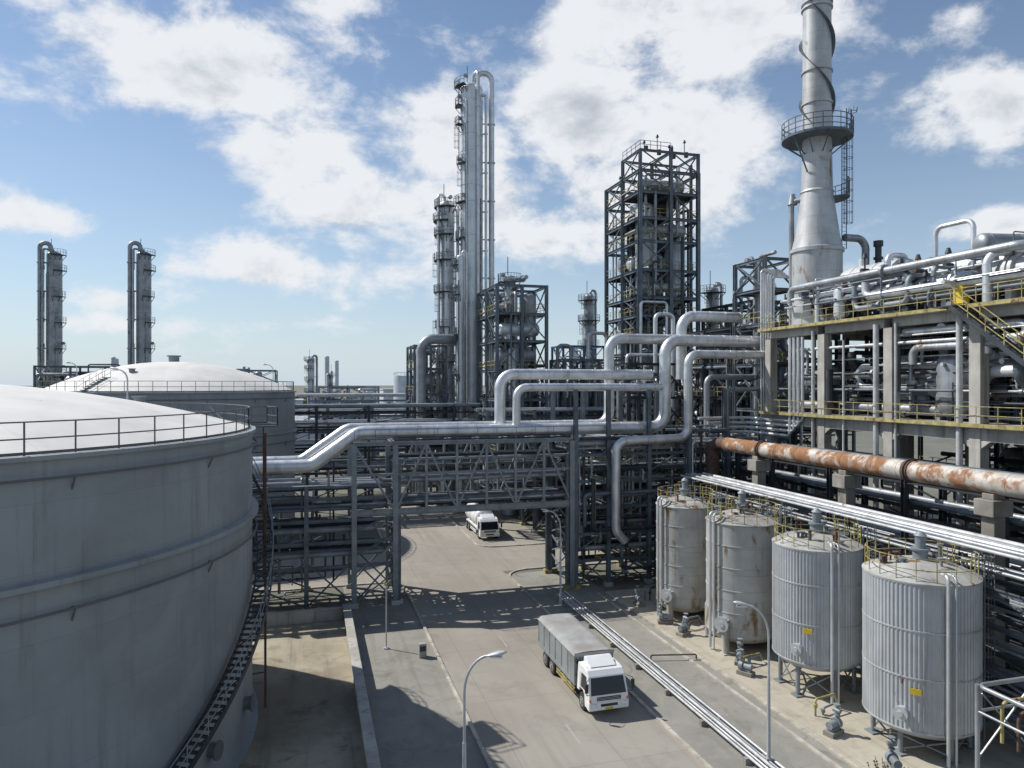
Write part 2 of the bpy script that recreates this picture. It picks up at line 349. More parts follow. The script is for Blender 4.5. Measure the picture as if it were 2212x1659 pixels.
# ------------------------------------------------------------------ storage tanks
def storage_tank(cx,cy,R,H,dome,lab,stairs,seed):
    T=thing('storage_tank',(cx,cy,0),lab,'storage tank')
    mb=MB();mb.lathe(cx,cy,[(R+.3,0),(R+.3,.25),(R,.26),(R,H)],128)
    mk('shell',mb,M['shell'],parent=T)
    mb=MB();mb.lathe(cx,cy,[(R+.02,H-.02)]+[(R*math.cos(t*math.pi/24)**1,H+dome*(1-(math.cos(t*math.pi/24))**2)) for t in range(0,13)],128,sp=True)
    mk('roof',mb,M['roof'],parent=T)
    mb=MB()
    mb.lathe(cx,cy,[(R,H-.12),(R+.18,H-.12),(R+.18,H+.04),(R-.05,H+.05)],128)
    z=H*.725
    mb.lathe(cx,cy,[(R+.003,z-.16),(R+.32,z-.1),(R+.32,z+.1),(R+.003,z+.16)],128)
    mk('stiffener_ring',mb,M['shell'],parent=T)
    for z in (H-.75,H*.66):
        mb=MB()
        k=96;pts=[(cx+(R+.22)*math.cos(2*math.pi*i/k),cy+(R+.22)*math.sin(2*math.pi*i/k),z) for i in range(k+1)]
        mb.tube(pts,.05,6,bend=0)
        for i in range(0,k,6):
            p=Vector(pts[i]);q=Vector((cx+R*math.cos(2*math.pi*i/k),cy+R*math.sin(2*math.pi*i/k),z-.5))
            mb.beam(p,q,.05,.05);mb.beam(p,(q.x,q.y,z),.05,.05)
        mk('foam_pipe',mb,M['girder'],parent=T)
    mb=MB();mb.railarc(cx,cy,H+.05,R-.15,0,360,1.15,5.5,.05)
    mk('handrail',mb,M['girder'],parent=T)
    for (a,rr,s) in((0,0,1),(-1.9,.62,.5),(.5,.7,.5),(2.4,.5,.45)):
        mb=MB();r=R*rr;z=H+dome*(1-rr*rr);x,y=cx+r*math.cos(a),cy+r*math.sin(a)
        mb.cyl((x,y,z-.1),(x,y,z+.6*s),.6*s,n=20);mb.cyl((x,y,z+.6*s),(x,y,z+.75*s),.8*s,n=20)
        mk('roof_vent',mb,M['steelg'],parent=T)
    if stairs:
        mb=MB();mr=MB()
        th0=-48;prev=None;th=th0
        zf=lambda t:5.7+.175*(t+16)
        while zf(th)<H-.1:
            z=zf(th)
            if z>.2:
                a=rad(th);ca,sa=math.cos(a),math.sin(a)
                p0=Vector((cx+(R+.25)*ca,cy+(R+.25)*sa,z));p1=Vector((cx+(R+1.1)*ca,cy+(R+1.1)*sa,z))
                mb.beam(p0,p1,.26,.04)
                if prev:
                    mb.beam(prev[0]-Vector((0,0,.1)),p0-Vector((0,0,.1)),.05,.28);mb.beam(prev[1]-Vector((0,0,.1)),p1-Vector((0,0,.1)),.05,.28)
                    for hh in(.55,1.05): mr.beam(prev[1]+Vector((0,0,hh)),p1+Vector((0,0,hh)),.04,.04)
                prev=(p0,p1)
                if int(round((th-th0)/1.0))%4==0:
                    mr.beam(p1,p1+Vector((0,0,1.05)),.04,.04)
                    mb.beam(p1,(cx+R*ca,cy+R*sa,z-.9),.06,.06)
            th+=1.0
        mk('stair',mb,M['steeld'],parent=T);mk('stair_handrail',mr,M['steelg'],parent=T)
        mb=MB()
        mb.arcplate(cx,cy,H,R+.1,R+1.6,12,20,.1);mb.railarc(cx,cy,H,R+1.6,12,20,1.1,4,.05)
        for a in(12,20):mb.rail([(cx+(R+.1)*math.cos(rad(a)),cy+(R+.1)*math.sin(rad(a)),H),(cx+(R+1.6)*math.cos(rad(a)),cy+(R+1.6)*math.sin(rad(a)),H)],1.1)
        mk('landing',mb,M['girder'],parent=T)
        mb=MB()
        a=rad(6);ex,ey=cx+(R+.7)*math.cos(a),cy+(R+.7)*math.sin(a)
        mb.beam((ex,ey,0),(ex,ey,H-.3),.13,.13)
        for k in range(7):
            z=2+k*2.1
            mb.beam((ex,ey,z),(cx+R*math.cos(a),cy+R*math.sin(a),z),.06,.06)
        a2=rad(10);e2=(cx+(R+.7)*math.cos(a2),cy+(R+.7)*math.sin(a2))
        mb.beam((e2[0],e2[1],7),(e2[0],e2[1],H),.08,.08)
        for k in range(4): mb.beam((ex,ey,7.5+2.1*k),(e2[0],e2[1],9.6+2.1*k),.05,.05)
        mk('cable_mast',mb,M['rustd'],parent=T)
        for a,z in((2,5.9),(-8,2.2),(-22,2.0)):
            mb=MB()
            ca,sa=math.cos(rad(a)),math.sin(rad(a))
            mb.cyl((cx+(R-.05)*ca,cy+(R-.05)*sa,z),(cx+(R+.35)*ca,cy+(R+.35)*sa,z),.32,n=18);mb.cyl((cx+(R+.35)*ca,cy+(R+.35)*sa,z),(cx+(R+.42)*ca,cy+(R+.42)*sa,z),.42,n=18)
            mk('manway',mb,M['girder'],parent=T)
    else:
        mb=MB();a=rad(-118)
        for k in range(9):
            r=R*(1-.03*k);z=H+dome*(1-(r/R)**2)
            c=(cx+r*math.cos(a),cy+r*math.sin(a));mb.box(c[0]-.4,c[0]+.4,c[1]-.12,c[1]+.12,z,z+.1)
        for sx in(-.4,.4):
            p=[];
            for k in range(0,9,2):
                r=R*(1-.03*k);z=H+dome*(1-(r/R)**2);p.append((cx+r*math.cos(a)+sx,cy+r*math.sin(a),z+.1))
            mb.rail(p,1.0,2.5,.035,toe=False)
        mk('roof_stair',mb,M['steelg'],parent=T)
    return T
storage_tank(-20.5,41,17.5,16,2.75,'huge pale grey storage tank with domed white roof and spiral stair',True,1)
storage_tank(-15.7,93.7,14,17.6,3.6,'pale grey domed storage tank standing beyond the pipe rack',False,2)
# ------------------------------------------------------------------ street lamps
def lamp(loc,h,arm,rot,label):
    T=thing('street_lamp',loc,label,'street lamp','curved street lamps')
    x,y,z=loc
    mb=MB();mb.cyl((x,y,z),(x,y,z+h*.55),.10,.075,12);
    pts=[(x,y,z+h*.55)]+[(x+arm*(1-math.cos(t*math.pi/16)),y,z+h*.80+(h*.19)*math.sin(t*math.pi/16)) for t in range(0,8)]
    mb.tube(pts,.055,10,bend=0);mb.cyl((x,y,z),(x,y,z+.06),.22);mb.box(x-.12,x+.12,y-.12,y+.12,z+.0,z+.5)
    mk('pole',mb,M['lampg'],parent=T)
    hx,hz=pts[-1][0],pts[-1][2]
    mb=MB();n=12
    prof=[(-.12,.05),(0,.07),(.2,.14),(.45,.18),(.65,.14),(.8,.03)]
    vs=[];fs=[]
    for (u,r) in prof:
        for j in range(n):
            t=2*math.pi*j/n;vs.append((hx+u,y+r*math.cos(t),hz+u*.22+r*.55*math.sin(t)))
    for k in range(len(prof)-1):
        for j in range(n): fs.append((k*n+j,k*n+(j+1)%n,(k+1)*n+(j+1)%n,(k+1)*n+j))
    fs.append(tuple(range(n)));fs.append(tuple(range((len(prof)-1)*n,len(prof)*n)))
    mb.add(vs,fs,0,True);mk('lamp_head',mb,M['lampg'],parent=T)
    mb=MB();mb.box(hx+.15,hx+.62,y-.09,y+.09,hz-.06,hz-.0);mk('lens',mb,M['light'],parent=T)
    T.rotation_euler=(0,0,rot)
    return T
L1=lamp((5.9,27.4,0),7.9,1.1,rad(-20),'grey street lamp with curved arm beside the road')
copy_thing(L1,(21.3,29.4,0),rad(160))
copy_thing(L1,(20.4,56.3,0),rad(165))
copy_thing(L1,(26.5,97,0),rad(180))
a=rad(64);Lt=lamp((-20.5+17.9*math.cos(a),41+17.9*math.sin(a),15.4),4.2,.9,rad(150),'short curved lamp fixed to a storage tank rim')
copy_thing(Lt,(-15.7+14.3*math.cos(rad(150)),93.7+14.3*math.sin(rad(150)),17),rad(160))
copy_thing(Lt,(-15.7+14.3*math.cos(rad(40)),93.7+14.3*math.sin(rad(40)),17),rad(160))
# ------------------------------------------------------------------ big pipelines
def pipeline(pts,r,lab,mat='galv',bands=1.6,bend=None,n=20,name='pipeline'):
    mb=MB();mb.tube(pts,r,n,bend=bend if bend else r*2.6,bands=bands)
    return mk(name,mb,M[mat],loc=(pts[0][0],pts[0][1],pts[0][2]),label=lab,category='pipe',group='large clad process pipes')
pipeline([(-8,61,11.7),(.2,61,11.7),(4.0,61,14.4),(32.7,61,14.4),(32.7,61,22.7),(43.6,61,22.7)],.56,'large silver clad pipe stepping up over the pipe bridge')
pipeline([(-8,63,11.9),(-.6,63,11.9),(3.2,63,14.6),(27.8,63,14.6),(27.8,63,22.9),(45,63,22.9)],.5,'silver clad pipe running alongside its twin over the bridge')
pipeline([(16.8,62.6,14.6),(16.8,62.6,19.4),(32,62.6,19.4)],.5,'silver clad pipe rising off the bridge and turning')
pipeline([(17.9,61.0,14.4),(17.9,60.9,18.2),(32.5,60.9,18.2)],.36,'thin silver clad branch pipe rising off the bridge')
pipeline([(43.6,59.0,21.3),(34.0,59.0,21.3),(34.0,59.0,13.5),(26.7,59.0,13.3),(26.7,59.0,5.2),(27.6,59.0,4.2)],.40,'silver clad pipe dropping in steps down the pipe rack')
pipeline([(43,64.3,25.4),(36.3,64.3,25.4),(36.3,64.3,19)],.55,'silver clad pipe leaving the deck and turning down')
pipeline([(43.6,62,19.2),(37.8,62,19.2),(37.8,62,9)],.28,'dark clad pipe turning down beside the concrete frame','galvd')
pipeline([(43.6,60.4,18.0),(39,60.4,18.0),(39,60.4,6)],.22,'thin grey pipe turning down beside the concrete frame','galvd')
for i in range(4):
    pipeline([(41.55-.05*i,52.6+.5*i,22.6),(41.55-.05*i,52.6+.5*i,15.2-.45*i),(41.5-.05*i,60.5,15.2-.45*i),(36+i,60.5,15.2-.45*i)],.14,'slim silver pipe dropping down the concrete frame and turning')
for (y,r,zt) in((44.2,.2,23),(42.3,.1,23),(37.0,.2,23),(51.2,.14,23),(47.6,.09,22)):
    pipeline([(41.5,y,5.2),(41.5,y,zt)],r,'upright pale pipe fixed beside a concrete post','pipew',3)
pipeline([(36,7,13.1),(36,55.6,13.1)],.62,'huge mottled rusty horizontal pipe on concrete piers','rustpipe',2.4,name='rusty_pipe')
pipeline([(36,55.7,13.1),(36,58.0,13.1),(36,58.0,6)],.56,'dark end of the rusty pipe turning down','rustd',3)
for y in(35.5,19.5,50.5):
    mb=MB();mb.cyl((36,y-.05,13.1),(36,y+.05,13.1),.76,n=24);mb.cyl((36,y-.22,13.1),(36,y-.12,13.1),.69,n=24);mb.cyl((36,y+.12,13.1),(36,y+.22,13.1),.69,n=24)
    mk('pipe_flange',mb,M['rustd'],loc=(36,y,13.1),label='dark rusty flange ring clamped around the big pipe',category='flange',group='flanges on the rusty pipe')
pipeline([(16,104.6,0),(16,104.6,25.2),(21.4,104.6,25.2),(21.4,109,25.2)],.75,'dull insulated upright pipe bending over at the top','galvd',2.5)
for y in (20.,30.,41,51):
    mb=MB();mb.box(35.6,36.4,y-.4,y+.4,.16,11.3);mb.box(35.3,36.7,y-.6,y+.6,11.3,12.2);mb.box(35.6,36.4,y-.35,y+.35,12.2,12.52)
    mk('concrete_pier',mb,M['concd'],loc=(36,y,.16),label='stained concrete pier carrying the rusty pipe',category='pier',group='piers under the rusty pipe',bevel=.04)
# ------------------------------------------------------------------ steel frame helper
def steel_frame(mb,xs,ys,zs,cw=.35,bw=.28,rg=None,pb=.6,m=0,z0=0,xb=True):
    for x in xs:
        for y in ys:
            mb.ibeam((x,y,z0),(x,y,zs[-1]),cw,cw,m,.06)
    for z in zs:
        for y in ys: mb.ibeam((xs[0],y,z-bw/2),(xs[-1],y,z-bw/2),bw*.7,bw,m,.04)
        for x in xs: mb.ibeam((x,ys[0],z-bw/2),(x,ys[-1],z-bw/2),bw*.7,bw,m,.04)
    Z=[z0]+list(zs)
    for k in range(len(Z)-1):
        for y in (ys[0],ys[-1]):
            for i in range(len(xs)-1):
                if rg.random()<pb:
                    if xb or rg.random()<.5: mb.beam((xs[i],y,Z[k]),(xs[i+1],y,Z[k+1]),.15,.15,m)
                    if xb or rg.random()<.5: mb.beam((xs[i+1],y+.02,Z[k]),(xs[i],y+.02,Z[k+1]),.15,.15,m)
        for x in (xs[0],xs[-1]):
            for i in range(len(ys)-1):
                if rg.random()<pb:
                    mb.beam((x,ys[i],Z[k]),(x,ys[i+1],Z[k+1]),.15,.15,m)
                    if xb: mb.beam((x+.02,ys[i+1],Z[k]),(x+.02,ys[i],Z[k+1]),.15,.15,m)
def rand_pipe(rg,box,rr,mats,parent,name='pipe'):
    x0,x1,y0,y1,z0,z1=box
    p=[rg.uniform(x0,x1),rg.uniform(y0,y1),rg.uniform(z0,z1)]
    pts=[tuple(p)];last=-1
    for k in range(rg.randint(2,5)):
        ax=rg.choice([i for i in(0,1,2,2) if i!=last]);last=ax
        lo,hi=((x0,x1),(y0,y1),(z0,z1))[ax]
        q=rg.uniform(lo,hi)
        if abs(q-p[ax])<.8: q=p[ax]+(1.2 if p[ax]<(lo+hi)/2 else -1.2)
        p[ax]=q;pts.append(tuple(p))
    r=rg.uniform(*rr)
    mb=MB();mb.tube(pts,r,10,bend=r*2.5,bands=2.4 if r>.12 else 0)
    for (a,b) in zip(pts[:-1],pts[1:]):
        if rg.random()<.4:
            a=Vector(a);b=Vector(b);c=(a+b)/2;d=(b-a).normalized();mb.cyl(c-d*.12,c+d*.12,r*1.7,n=10)
            mb.cyl(c,c+basis(d)[0]*r*4,r*.5,n=8)
    return mk(name,mb,M[rg.choice(mats)],parent=parent)
def vessel_v(mb,x,y,z0,z1,r,m=0,n=28):
    k=5;prof=[(r*math.sin(math.pi/2*i/k),z0+r*.5*(1-math.cos(math.pi/2*i/k))) for i in range(k+1)]
    prof+= [(r*math.cos(math.pi/2*i/k),z1-r*.5+r*.5*math.sin(math.pi/2*i/k)) for i in range(k+1)]
    mb.lathe(x,y,prof,n,m,sp=True)
    z=z0+r
    while z<z1-r:
        mb.cyl((x,y,z-.04),(x,y,z+.04),r*1.015+.01,n=n,m=m,caps=True);z+=2.0
def vessel_h(mb,p,q,r,m=0,n=24,saddles=None,sm=0):
    p=Vector(p);q=Vector(q);d=(q-p).normalized();a,u=basis(d)
    k=5;L=(q-p).length
    prof=[(r*math.sin(math.pi/2*i/k),r*.5*(1-math.cos(math.pi/2*i/k))) for i in range(k+1)]+[(r*math.cos(math.pi/2*i/k),L-r*.5+r*.5*math.sin(math.pi/2*i/k)) for i in range(k+1)]
    vs=[];fs=[]
    for (rr,t) in prof:
        rr=max(rr,.001)
        for j in range(n):
            w=2*math.pi*j/n;vs.append(p+d*t+(a*math.cos(w)+u*math.sin(w))*rr)
    for i in range(len(prof)-1):
        for j in range(n): fs.append((i*n+j,i*n+(j+1)%n,(i+1)*n+(j+1)%n,(i+1)*n+j))
    mb.add(vs,fs,m,True)
    t=r
    while t<L-r*.6:
        c=p+d*t;mb.cyl(c-d*.05,c+d*.05,r*1.02+.01,n=n,m=m);t+=2.2
    if saddles is not None:
        for t in(.22,.78):
            c=p.lerp(q,t)
            mb.beam((c.x,c.y,saddles),(c.x,c.y,c.z-r*.6),r*1.3 if abs(d.y)>.5 else .4,.4 if abs(d.y)>.5 else r*1.3,sm)
def unit(name,xs,ys,zs,lab,cat,seed,mat='steel',npipes=20,nves=3,rails=True,cw=.35,pb=.6,pr=(.08,.3),rmat='yellow',floors=.6,vmat='galvl',railp=.7,xb=True,pmats=('galv','galvd','galvd','steel','steeld')):
    rg=random.Random(seed)
    T=thing(name,((xs[0]+xs[-1])/2,(ys[0]+ys[-1])/2,0),lab,cat)
    mb=MB();steel_frame(mb,xs,ys,zs,cw,cw*.85,rg,pb,xb=xb);mk('steel_frame',mb,M[mat],parent=T)
    mb=MB();mr=MB()
    for z in zs[:-1] if len(zs)>2 else zs:
        for i in range(len(xs)-1):
            for j in range(len(ys)-1):
                if rg.random()<floors: mb.box(xs[i]+.15,xs[i+1]-.15,ys[j]+.15,ys[j+1]-.15,z,z+.06)
        if rails and rg.random()<railp:
            mr.rail([(xs[0]-.1,ys[-1],z+.06),(xs[0]-.1,ys[0]-.1,z+.06),(xs[-1]+.1,ys[0]-.1,z+.06),(xs[-1]+.1,ys[-1],z+.06)],1.1,1.6,.055,toe=False)
    if mb.v: mk('floor_grating',mb,M['steeld'],parent=T)
    if mr.v: mk('handrail',mr,M[rmat],parent=T)
    for k in range(nves):
        mb=MB();j=rg.randrange(max(1,len(zs)-2));r=rg.uniform(.7,1.4)
        zz=rg.choice([0.2]+list(zs[:-2])) if len(zs)>2 else .2
        x=rg.uniform(xs[0]+r+.4,xs[-1]-r-.4);y=rg.uniform(ys[0]+r+.4,ys[-1]-r-.4)
        if rg.random()<.6: vessel_v(mb,x,y,zz+.3,min(zz+rg.uniform(4,9),zs[-1]+1),r)
        else: vessel_h(mb,(xs[0]+.6,y,zz+r+.6),(xs[-1]-.6,y,zz+r+.6),r,saddles=zz)
        mk('vessel',mb,M[rg.choice([vmat,'galvd',vmat])],parent=T)
    for k in range(npipes):
        rand_pipe(rg,(xs[0]-.3,xs[-1]+.3,ys[0]-.3,ys[-1]+.3,.5,zs[-1]*(1.0 if rg.random()<.8 else 1.06)),pr,pmats,T)
    return T
# ------------------------------------------------------------------ pipe racks
def pipe_rack(axis,s0,s1,w0,w1,levels,bents,lab,seed,npl=6,mat='steel',rr=(.08,.26),pm_=('galvd','galv','steel','steelg'),skip=None,colz=None,margin=1.):
    rg=random.Random(seed)
    P=(lambda s,w,z:(s,w,z)) if axis=='x' else (lambda s,w,z:(w,s,z))
    c=P((s0+s1)/2,(w0+w1)/2,0)
    T=thing('pipe_rack',c,lab,'pipe rack')
    mb=MB();top=colz or levels[-1]+.3
    for b in bents:
        for w in(w0,w1):
            mb.ibeam(P(b,w,0),P(b,w,top),.36,.36,0,.06); q=P(b,w,0);mb.box(q[0]-.35,q[0]+.35,q[1]-.35,q[1]+.35,0,.35,1 if rg.random()<.5 else 2)
        for z in levels: mb.ibeam(P(b,w0,z-.18),P(b,w1,z-.18),.24,.34,0,.05)
    for i in range(len(bents)-1):
        if skip and skip==(bents[i],bents[i+1]): continue
        for w in(w0,w1):
            for z in levels: mb.ibeam(P(bents[i],w,z-.75),P(bents[i+1],w,z-.75),.18,.26,0,.04)
            if rg.random()<.5:
                mb.beam(P(bents[i],w,.3),P(bents[i+1],w,levels[0]-.3),.12);mb.beam(P(bents[i+1],w+.02,.3),P(bents[i],w+.02,levels[0]-.3),.12)
            for k in range(len(levels)-1):
                if rg.random()<.35: mb.beam(P(bents[i],w,levels[k]),P(bents[i+1],w,levels[k+1]-.3),.11)
    mk('steel_frame',mb,[M[mat],M['yellow'],M['conc']],parent=T)
    for z in levels:
        w=w0+.5
        while w<w1-.3:
            r=rg.uniform(*rr)
            if rg.random()<.85:
                mb=MB();a=s0+rg.uniform(0,margin);b=s1-rg.uniform(0,margin)
                mb.tube([P(a,w,z+r),P(b,w,z+r)],r,10,bands=3 if r>.15 else 0)
                mk('pipe',mb,M[rg.choice(pm_)],parent=T)
            w+=r*2+rg.uniform(.12,.35)
    return T
DK=('galvd','steelg','steel','steeld','galvd')
R1=pipe_rack('x',-26,7,60,66,[4.2,6.2,8.0,9.8],[-24,-16,-8,-.2,3.6,7],'blue grey steel pipe rack beside the storage tank',5,mat='steel',margin=2,pm_=DK)
R2=pipe_rack('x',7,22.8,60.2,65.8,[8.2,10.1,11.9],[7.3,22.5],'blue grey steel truss bridge carrying pipes over the road',6,skip=(7.3,22.5),margin=.1,pm_=DK)
R2.name='pipe_bridge';R2['category']='pipe bridge'
mb=MB()
for y in(60,66):
    for z in(7.75,13.5): mb.ibeam((3.6,y,z),(22.9,y,z),.3,.34 if z>10 else .55,0,.06)
    mb.ibeam((3.6,y,10.9),(22.9,y,10.9),.16,.2,0,.04)
    xs=[3.6,7]+[7+15.8*i/6 for i in range(1,7)]
    for i,x in enumerate(xs):
        mb.beam((x,y,7.75),(x,y,13.5),.2,.2)
        if i<len(xs)-1:
            if i%2: mb.beam((x,y,7.75),(xs[i+1],y,13.5),.15)
            else: mb.beam((x,y,13.5),(xs[i+1],y,7.75),.15)
xs=[3.6,7]+[7+15.8*i/6 for i in range(1,7)]
for x in xs:
    for z in(7.75,13.5): mb.ibeam((x,60,z),(x,66,z),.2,.26,0,.04)
for x in(3.6,7,22.8):
    for y in(60,66): mb.ibeam((x,y,0),(x,y,13.4),.42,.42,0,.07)
    for k in range(4): 
        mb.beam((x,60,.3+k*1.85),(x,66,.3+(k+1)*1.85),.12);mb.beam((x+.03,66,.3+k*1.85),(x+.03,60,.3+(k+1)*1.85),.12)
for k in range(2): mb.beam((3.6,60,.3+k*2.4),(7,60,.3+(k+1)*2.4),.1)
mk('truss',mb,M['steelg'],parent=R2)
mb=MB();mb.box(7,22.8,60.2,61.1,13.68,13.74);mb.box(7.2,22.6,61,65.5,8.0,8.05);mk('walkway',mb,M['steeld'],parent=R2)
mb=MB();mb.rail([(3.6,59.9,13.7),(22.8,59.9,13.7)],1.0,1.8,.04,toe=False)
mk('walkway_rail',mb,M['steel'],parent=R2)
R3=pipe_rack('x',22.8,46,60,66.2,[3.2,5.6,8.0,10.4,12.8],[23.2,26.4,30.5,34.5,38.5,42.5,46],'dense blue grey pipe rack packed with pipes',7,mat='steel',rr=(.08,.3),margin=.4,colz=18,pm_=DK)
rg=random.Random(77)
for k in range(58): rand_pipe(rg,(23,42,59.6,60.2+rg.random()*5,0.3,15),(.06,.2),['galvd','galv','steel','steelg','steeld','steeld','yellow'],R3)
rg=random.Random(78)
for k in range(26): rand_pipe(rg,(-6,3.3,60,66,0.5,12),(.05,.14),['galvd','steel','steelg','steeld'],R1)
pipe_rack('y',67,112,28,33,[5,7.5,10,12.5],[79,86,93,100,107,112],'grey pipe rack running back between process units',8,npl=5,mat='steel',pm_=DK)
pipe_rack('x',-5,80,118,124,[5.5,8.5,11.5,14.5],list(range(-4,81,7)),'long grey pipe rack crossing the plant',9,mat='steel',rr=(.12,.35))
pipe_rack('x',20,75,84,89,[6,9,12,15],[21,27,33,39,45,51,57,63,69,75],'tall grey pipe rack crossing beyond the bridge',10,mat='steel',pm_=DK)
pipe_rack('x',-2,60,138,143,[10,13,16],list(range(0,61,10)),'distant grey pipe rack with silver pipes',11,mat='fard',rr=(.2,.45),pm_=('galv','pipew','far'))
pipe_rack('x',-14,24,100,106,[7,10,13.0,15.2],[-13,-6,1,8,20,24],'dark grey pipe rack stretching behind the second storage tank',14,mat='steeld',rr=(.12,.3),pm_=('galvd','galv','steel','steelg'))
RW=pipe_rack('y',8,58,33.2,35.0,[3,5,7,8.8],[10,17,24,31,38,45,52,57],'steel pipe rack behind the row of round vessels',12,mat='steel',margin=.5,pm_=DK)
for i,(x,r) in enumerate(((32.5,.09),(33.0,.15),(33.6,.17),(34.25,.13),(34.75,.16))):
    mb=MB();mb.tube([(x,8,10.1+r),(x,57.5,10.1+r)],r,14,bands=3.5)
    mk('pipe',mb,M[('pipew','galvd','galv','galvd','pipew')[i]],parent=RW,label='pale weathered pipe')
for y in(10,17,24,31,38,45,52,57):
    mb=MB();mb.ibeam((32.3,y,9.95),(35.2,y,9.95),.2,.28);mk('cross_beam',mb,M['steel'],parent=RW)
pipe_rack('y',8,58,38,41.2,[3,5.5,8,10.5,12.8],[10,17,24,31,38,45,52,57],'dark pipe rack under the concrete process frame',13,mat='steeld',margin=.5,pm_=DK)
for i in range(5):
    mb=MB();x=20.55+i*.24;r=(.07,.055,.085,.05,.07)[i]
    mb.tube([(x,8,.32+r),(x,57.5+i*.2,.32+r)],r,10,bands=5)
    mk('low_pipe',mb,M[('pipew','galv','pipew','galvd','galv')[i]],loc=(x,33,.3),label='long pale painted pipe laid on low sleepers',category='pipe',group='parallel roadside pipes')
for y in range(10,58,4):
    mb=MB();mb.box(20.35,21.75,y-.12,y+.12,0,.31)
    mk('pipe_sleeper',mb,M['concd'],loc=(21,y,0),label='short concrete sleeper carrying the roadside pipes',category='pipe support',group='pipe sleepers')
# ------------------------------------------------------------------ vertical vessels
def vvessel(x,y,D_,z0,z1,style,lab,seed):
    T=thing('process_vessel',(x,y,.16),lab,'tank','row of tall round vessels')
    rg=random.Random(seed);r=D_/2
    mb=MB()
    if style=='rib':
        mb.lathe(x,y,[(r,z0),(r,z1)],rib=.035,nr=84)
        for z in(z0+.02,(z0+z1)/2-1,(z0+z1)/2+1.3,z1-.03): mb.lathe(x,y,[(r+.036,z-.05),(r+.05,z-.04),(r+.05,z+.04),(r+.036,z+.05)],72)
        mk('shell',mb,M['clad'],parent=T)
    else:
        mb.lathe(x,y,[(r,z0),(r,z1)],64)
        z=z0+.1
        while z<z1: mb.lathe(x,y,[(r+.002,z-.04),(r+.03,z-.03),(r+.03,z+.03),(r+.002,z+.04)],64);z+=(z1-z0)/5.01
        mk('shell',mb,M['vessel'],parent=T)
    mb=MB();mb.lathe(x,y,[(r+.06,z1-.02),(r+.06,z1+.04),(r*.75,z1+.38),(r*.4,z1+.62),(.01,z1+.72)],64)
    mk('roof',mb,M['vroof'],parent=T)
    mb=MB();mb.lathe(x,y,[(r,z0),(r*.86,z0-.35),(r*.5,z0-.7),(.3,z0-.85),(.3,z0-1.0)][:5] if z0>1.2 else [(r,z0),(r*.8,z0-.3),(r*.3,z0-.55),(.01,z0-.6)],64,sp=True)
    mk('bottom_head',mb,M['clad'] if style=='rib' else M['vessel'],parent=T)
    nl=6 if style=='rib' else 4
    L=[]
    for i in range(nl):
        mb=MB()
        a=2*math.pi*(i+.35)/nl
        rr=r*.82 if style=='rib' else r+.12
        px,py=x+rr*math.cos(a),y+rr*math.sin(a);L.append((px,py))
        lr=.13 if style=='rib' else .25
        mb.cyl((px,py,.16),(px,py,z0-.2 if style=='rib' else z0+1.2),lr,n=14);mb.box(px-.3,px+.3,py-.3,py+.3,.16,.24)
        mk('support_leg',mb,M['steelg'] if style=='rib' else M['conc'],parent=T)
    if style=='rib':
        mb=MB()
        for i in range(nl):
            p,q=L[i],L[(i+1)%nl]
            mb.beam((*p,.4),(*q,z0-.5),.07);mb.beam((*q,.4),(*p,z0-.5),.07)
        mk('leg_bracing',mb,M['steelg'],parent=T)
    mb=MB();mb.railarc(x,y,z1+.1,r-.1,0,360,1.1,20,.035,toe=False)
    for k in range(2):
        a=rg.uniform(0,6.28);mb.rail([(x,y,z1+.6),(x+r*.9*math.cos(a),y+r*.9*math.sin(a),z1+.3)],1.0,1.2,.03,toe=False)
    mk('roof_handrail',mb,M['yellow'],parent=T)
    for yy in(.4,1.3):
        mb=MB();mb.rail([(x+r-.1,y+yy,z1+.24),(33,y+yy,z1+.24)],1.1,1.2,.035,toe=False);mk('bridge_handrail',mb,M['yellow'],parent=T)
    mb=MB();mb.box(x+r-.2,33.0,y+.4,y+1.3,z1+.18,z1+.24);mk('access_bridge',mb,M['steel'],parent=T)
    mb=MB();mb.cyl((x,y,z1+.6),(x,y,z1+1.15),.36,n=18);mb.cyl((x,y,z1+1.15),(x,y,z1+1.25),.46,n=18);mb.cyl((x,y,z1+1.25),(x,y,z1+1.9),.25,n=16);mb.cyl((x,y,z1+1.9),(x,y,z1+2.1),.32,.12,n=16)
    mk('agitator_drive',mb,M['steelg'],parent=T)
    for k in range(10):
        mb=MB()
        a=rg.uniform(0,6.28);q=rg.uniform(.3,.85)*r;px,py=x+q*math.cos(a),y+q*math.sin(a);h=rg.uniform(.1,.8)
        mb.cyl((px,py,z1+.1),(px,py,z1+.5+h),.08,n=10);mb.cyl((px,py,z1+.5+h),(px,py,z1+.56+h),.17,n=10)
        if k%2: mb.tube([(px,py,z1+.4+h),(px+.5,py+.2,z1+.4+h),(px+.5,py+.2,z1+.2)],.05,8,bend=.12)
        mk('roof_nozzle',mb,M[('steelg','rustd','steel')[k%3]],parent=T)
    a=rad(-112)
    for k,off in enumerate((0,.34)):
        mb=MB()
        aa=a+off/r;px,py=x+(r+.22)*math.cos(aa),y+(r+.22)*math.sin(aa)
        if style=='rib':
            mb.tube([(x+(r-.4)*math.cos(aa),y+(r-.4)*math.sin(aa),z1+.5),(px,py,z1+.5),(px,py,.3)],.085-.03*k,10,bend=.25)
        else:
            mb.tube([(x+(r-.4)*math.cos(aa-1.1),y+(r-.4)*math.sin(aa-1.1),z1+.7),(x+(r+.25)*math.cos(aa-1.1),y+(r+.25)*math.sin(aa-1.1),z1+.7),(x+(r+.25)*math.cos(aa-1.1),y+(r+.25)*math.sin(aa-1.1),.3)],.1-.03*k,10,bend=.25)
        mk('riser_pipe',mb,M['galvl'],parent=T)
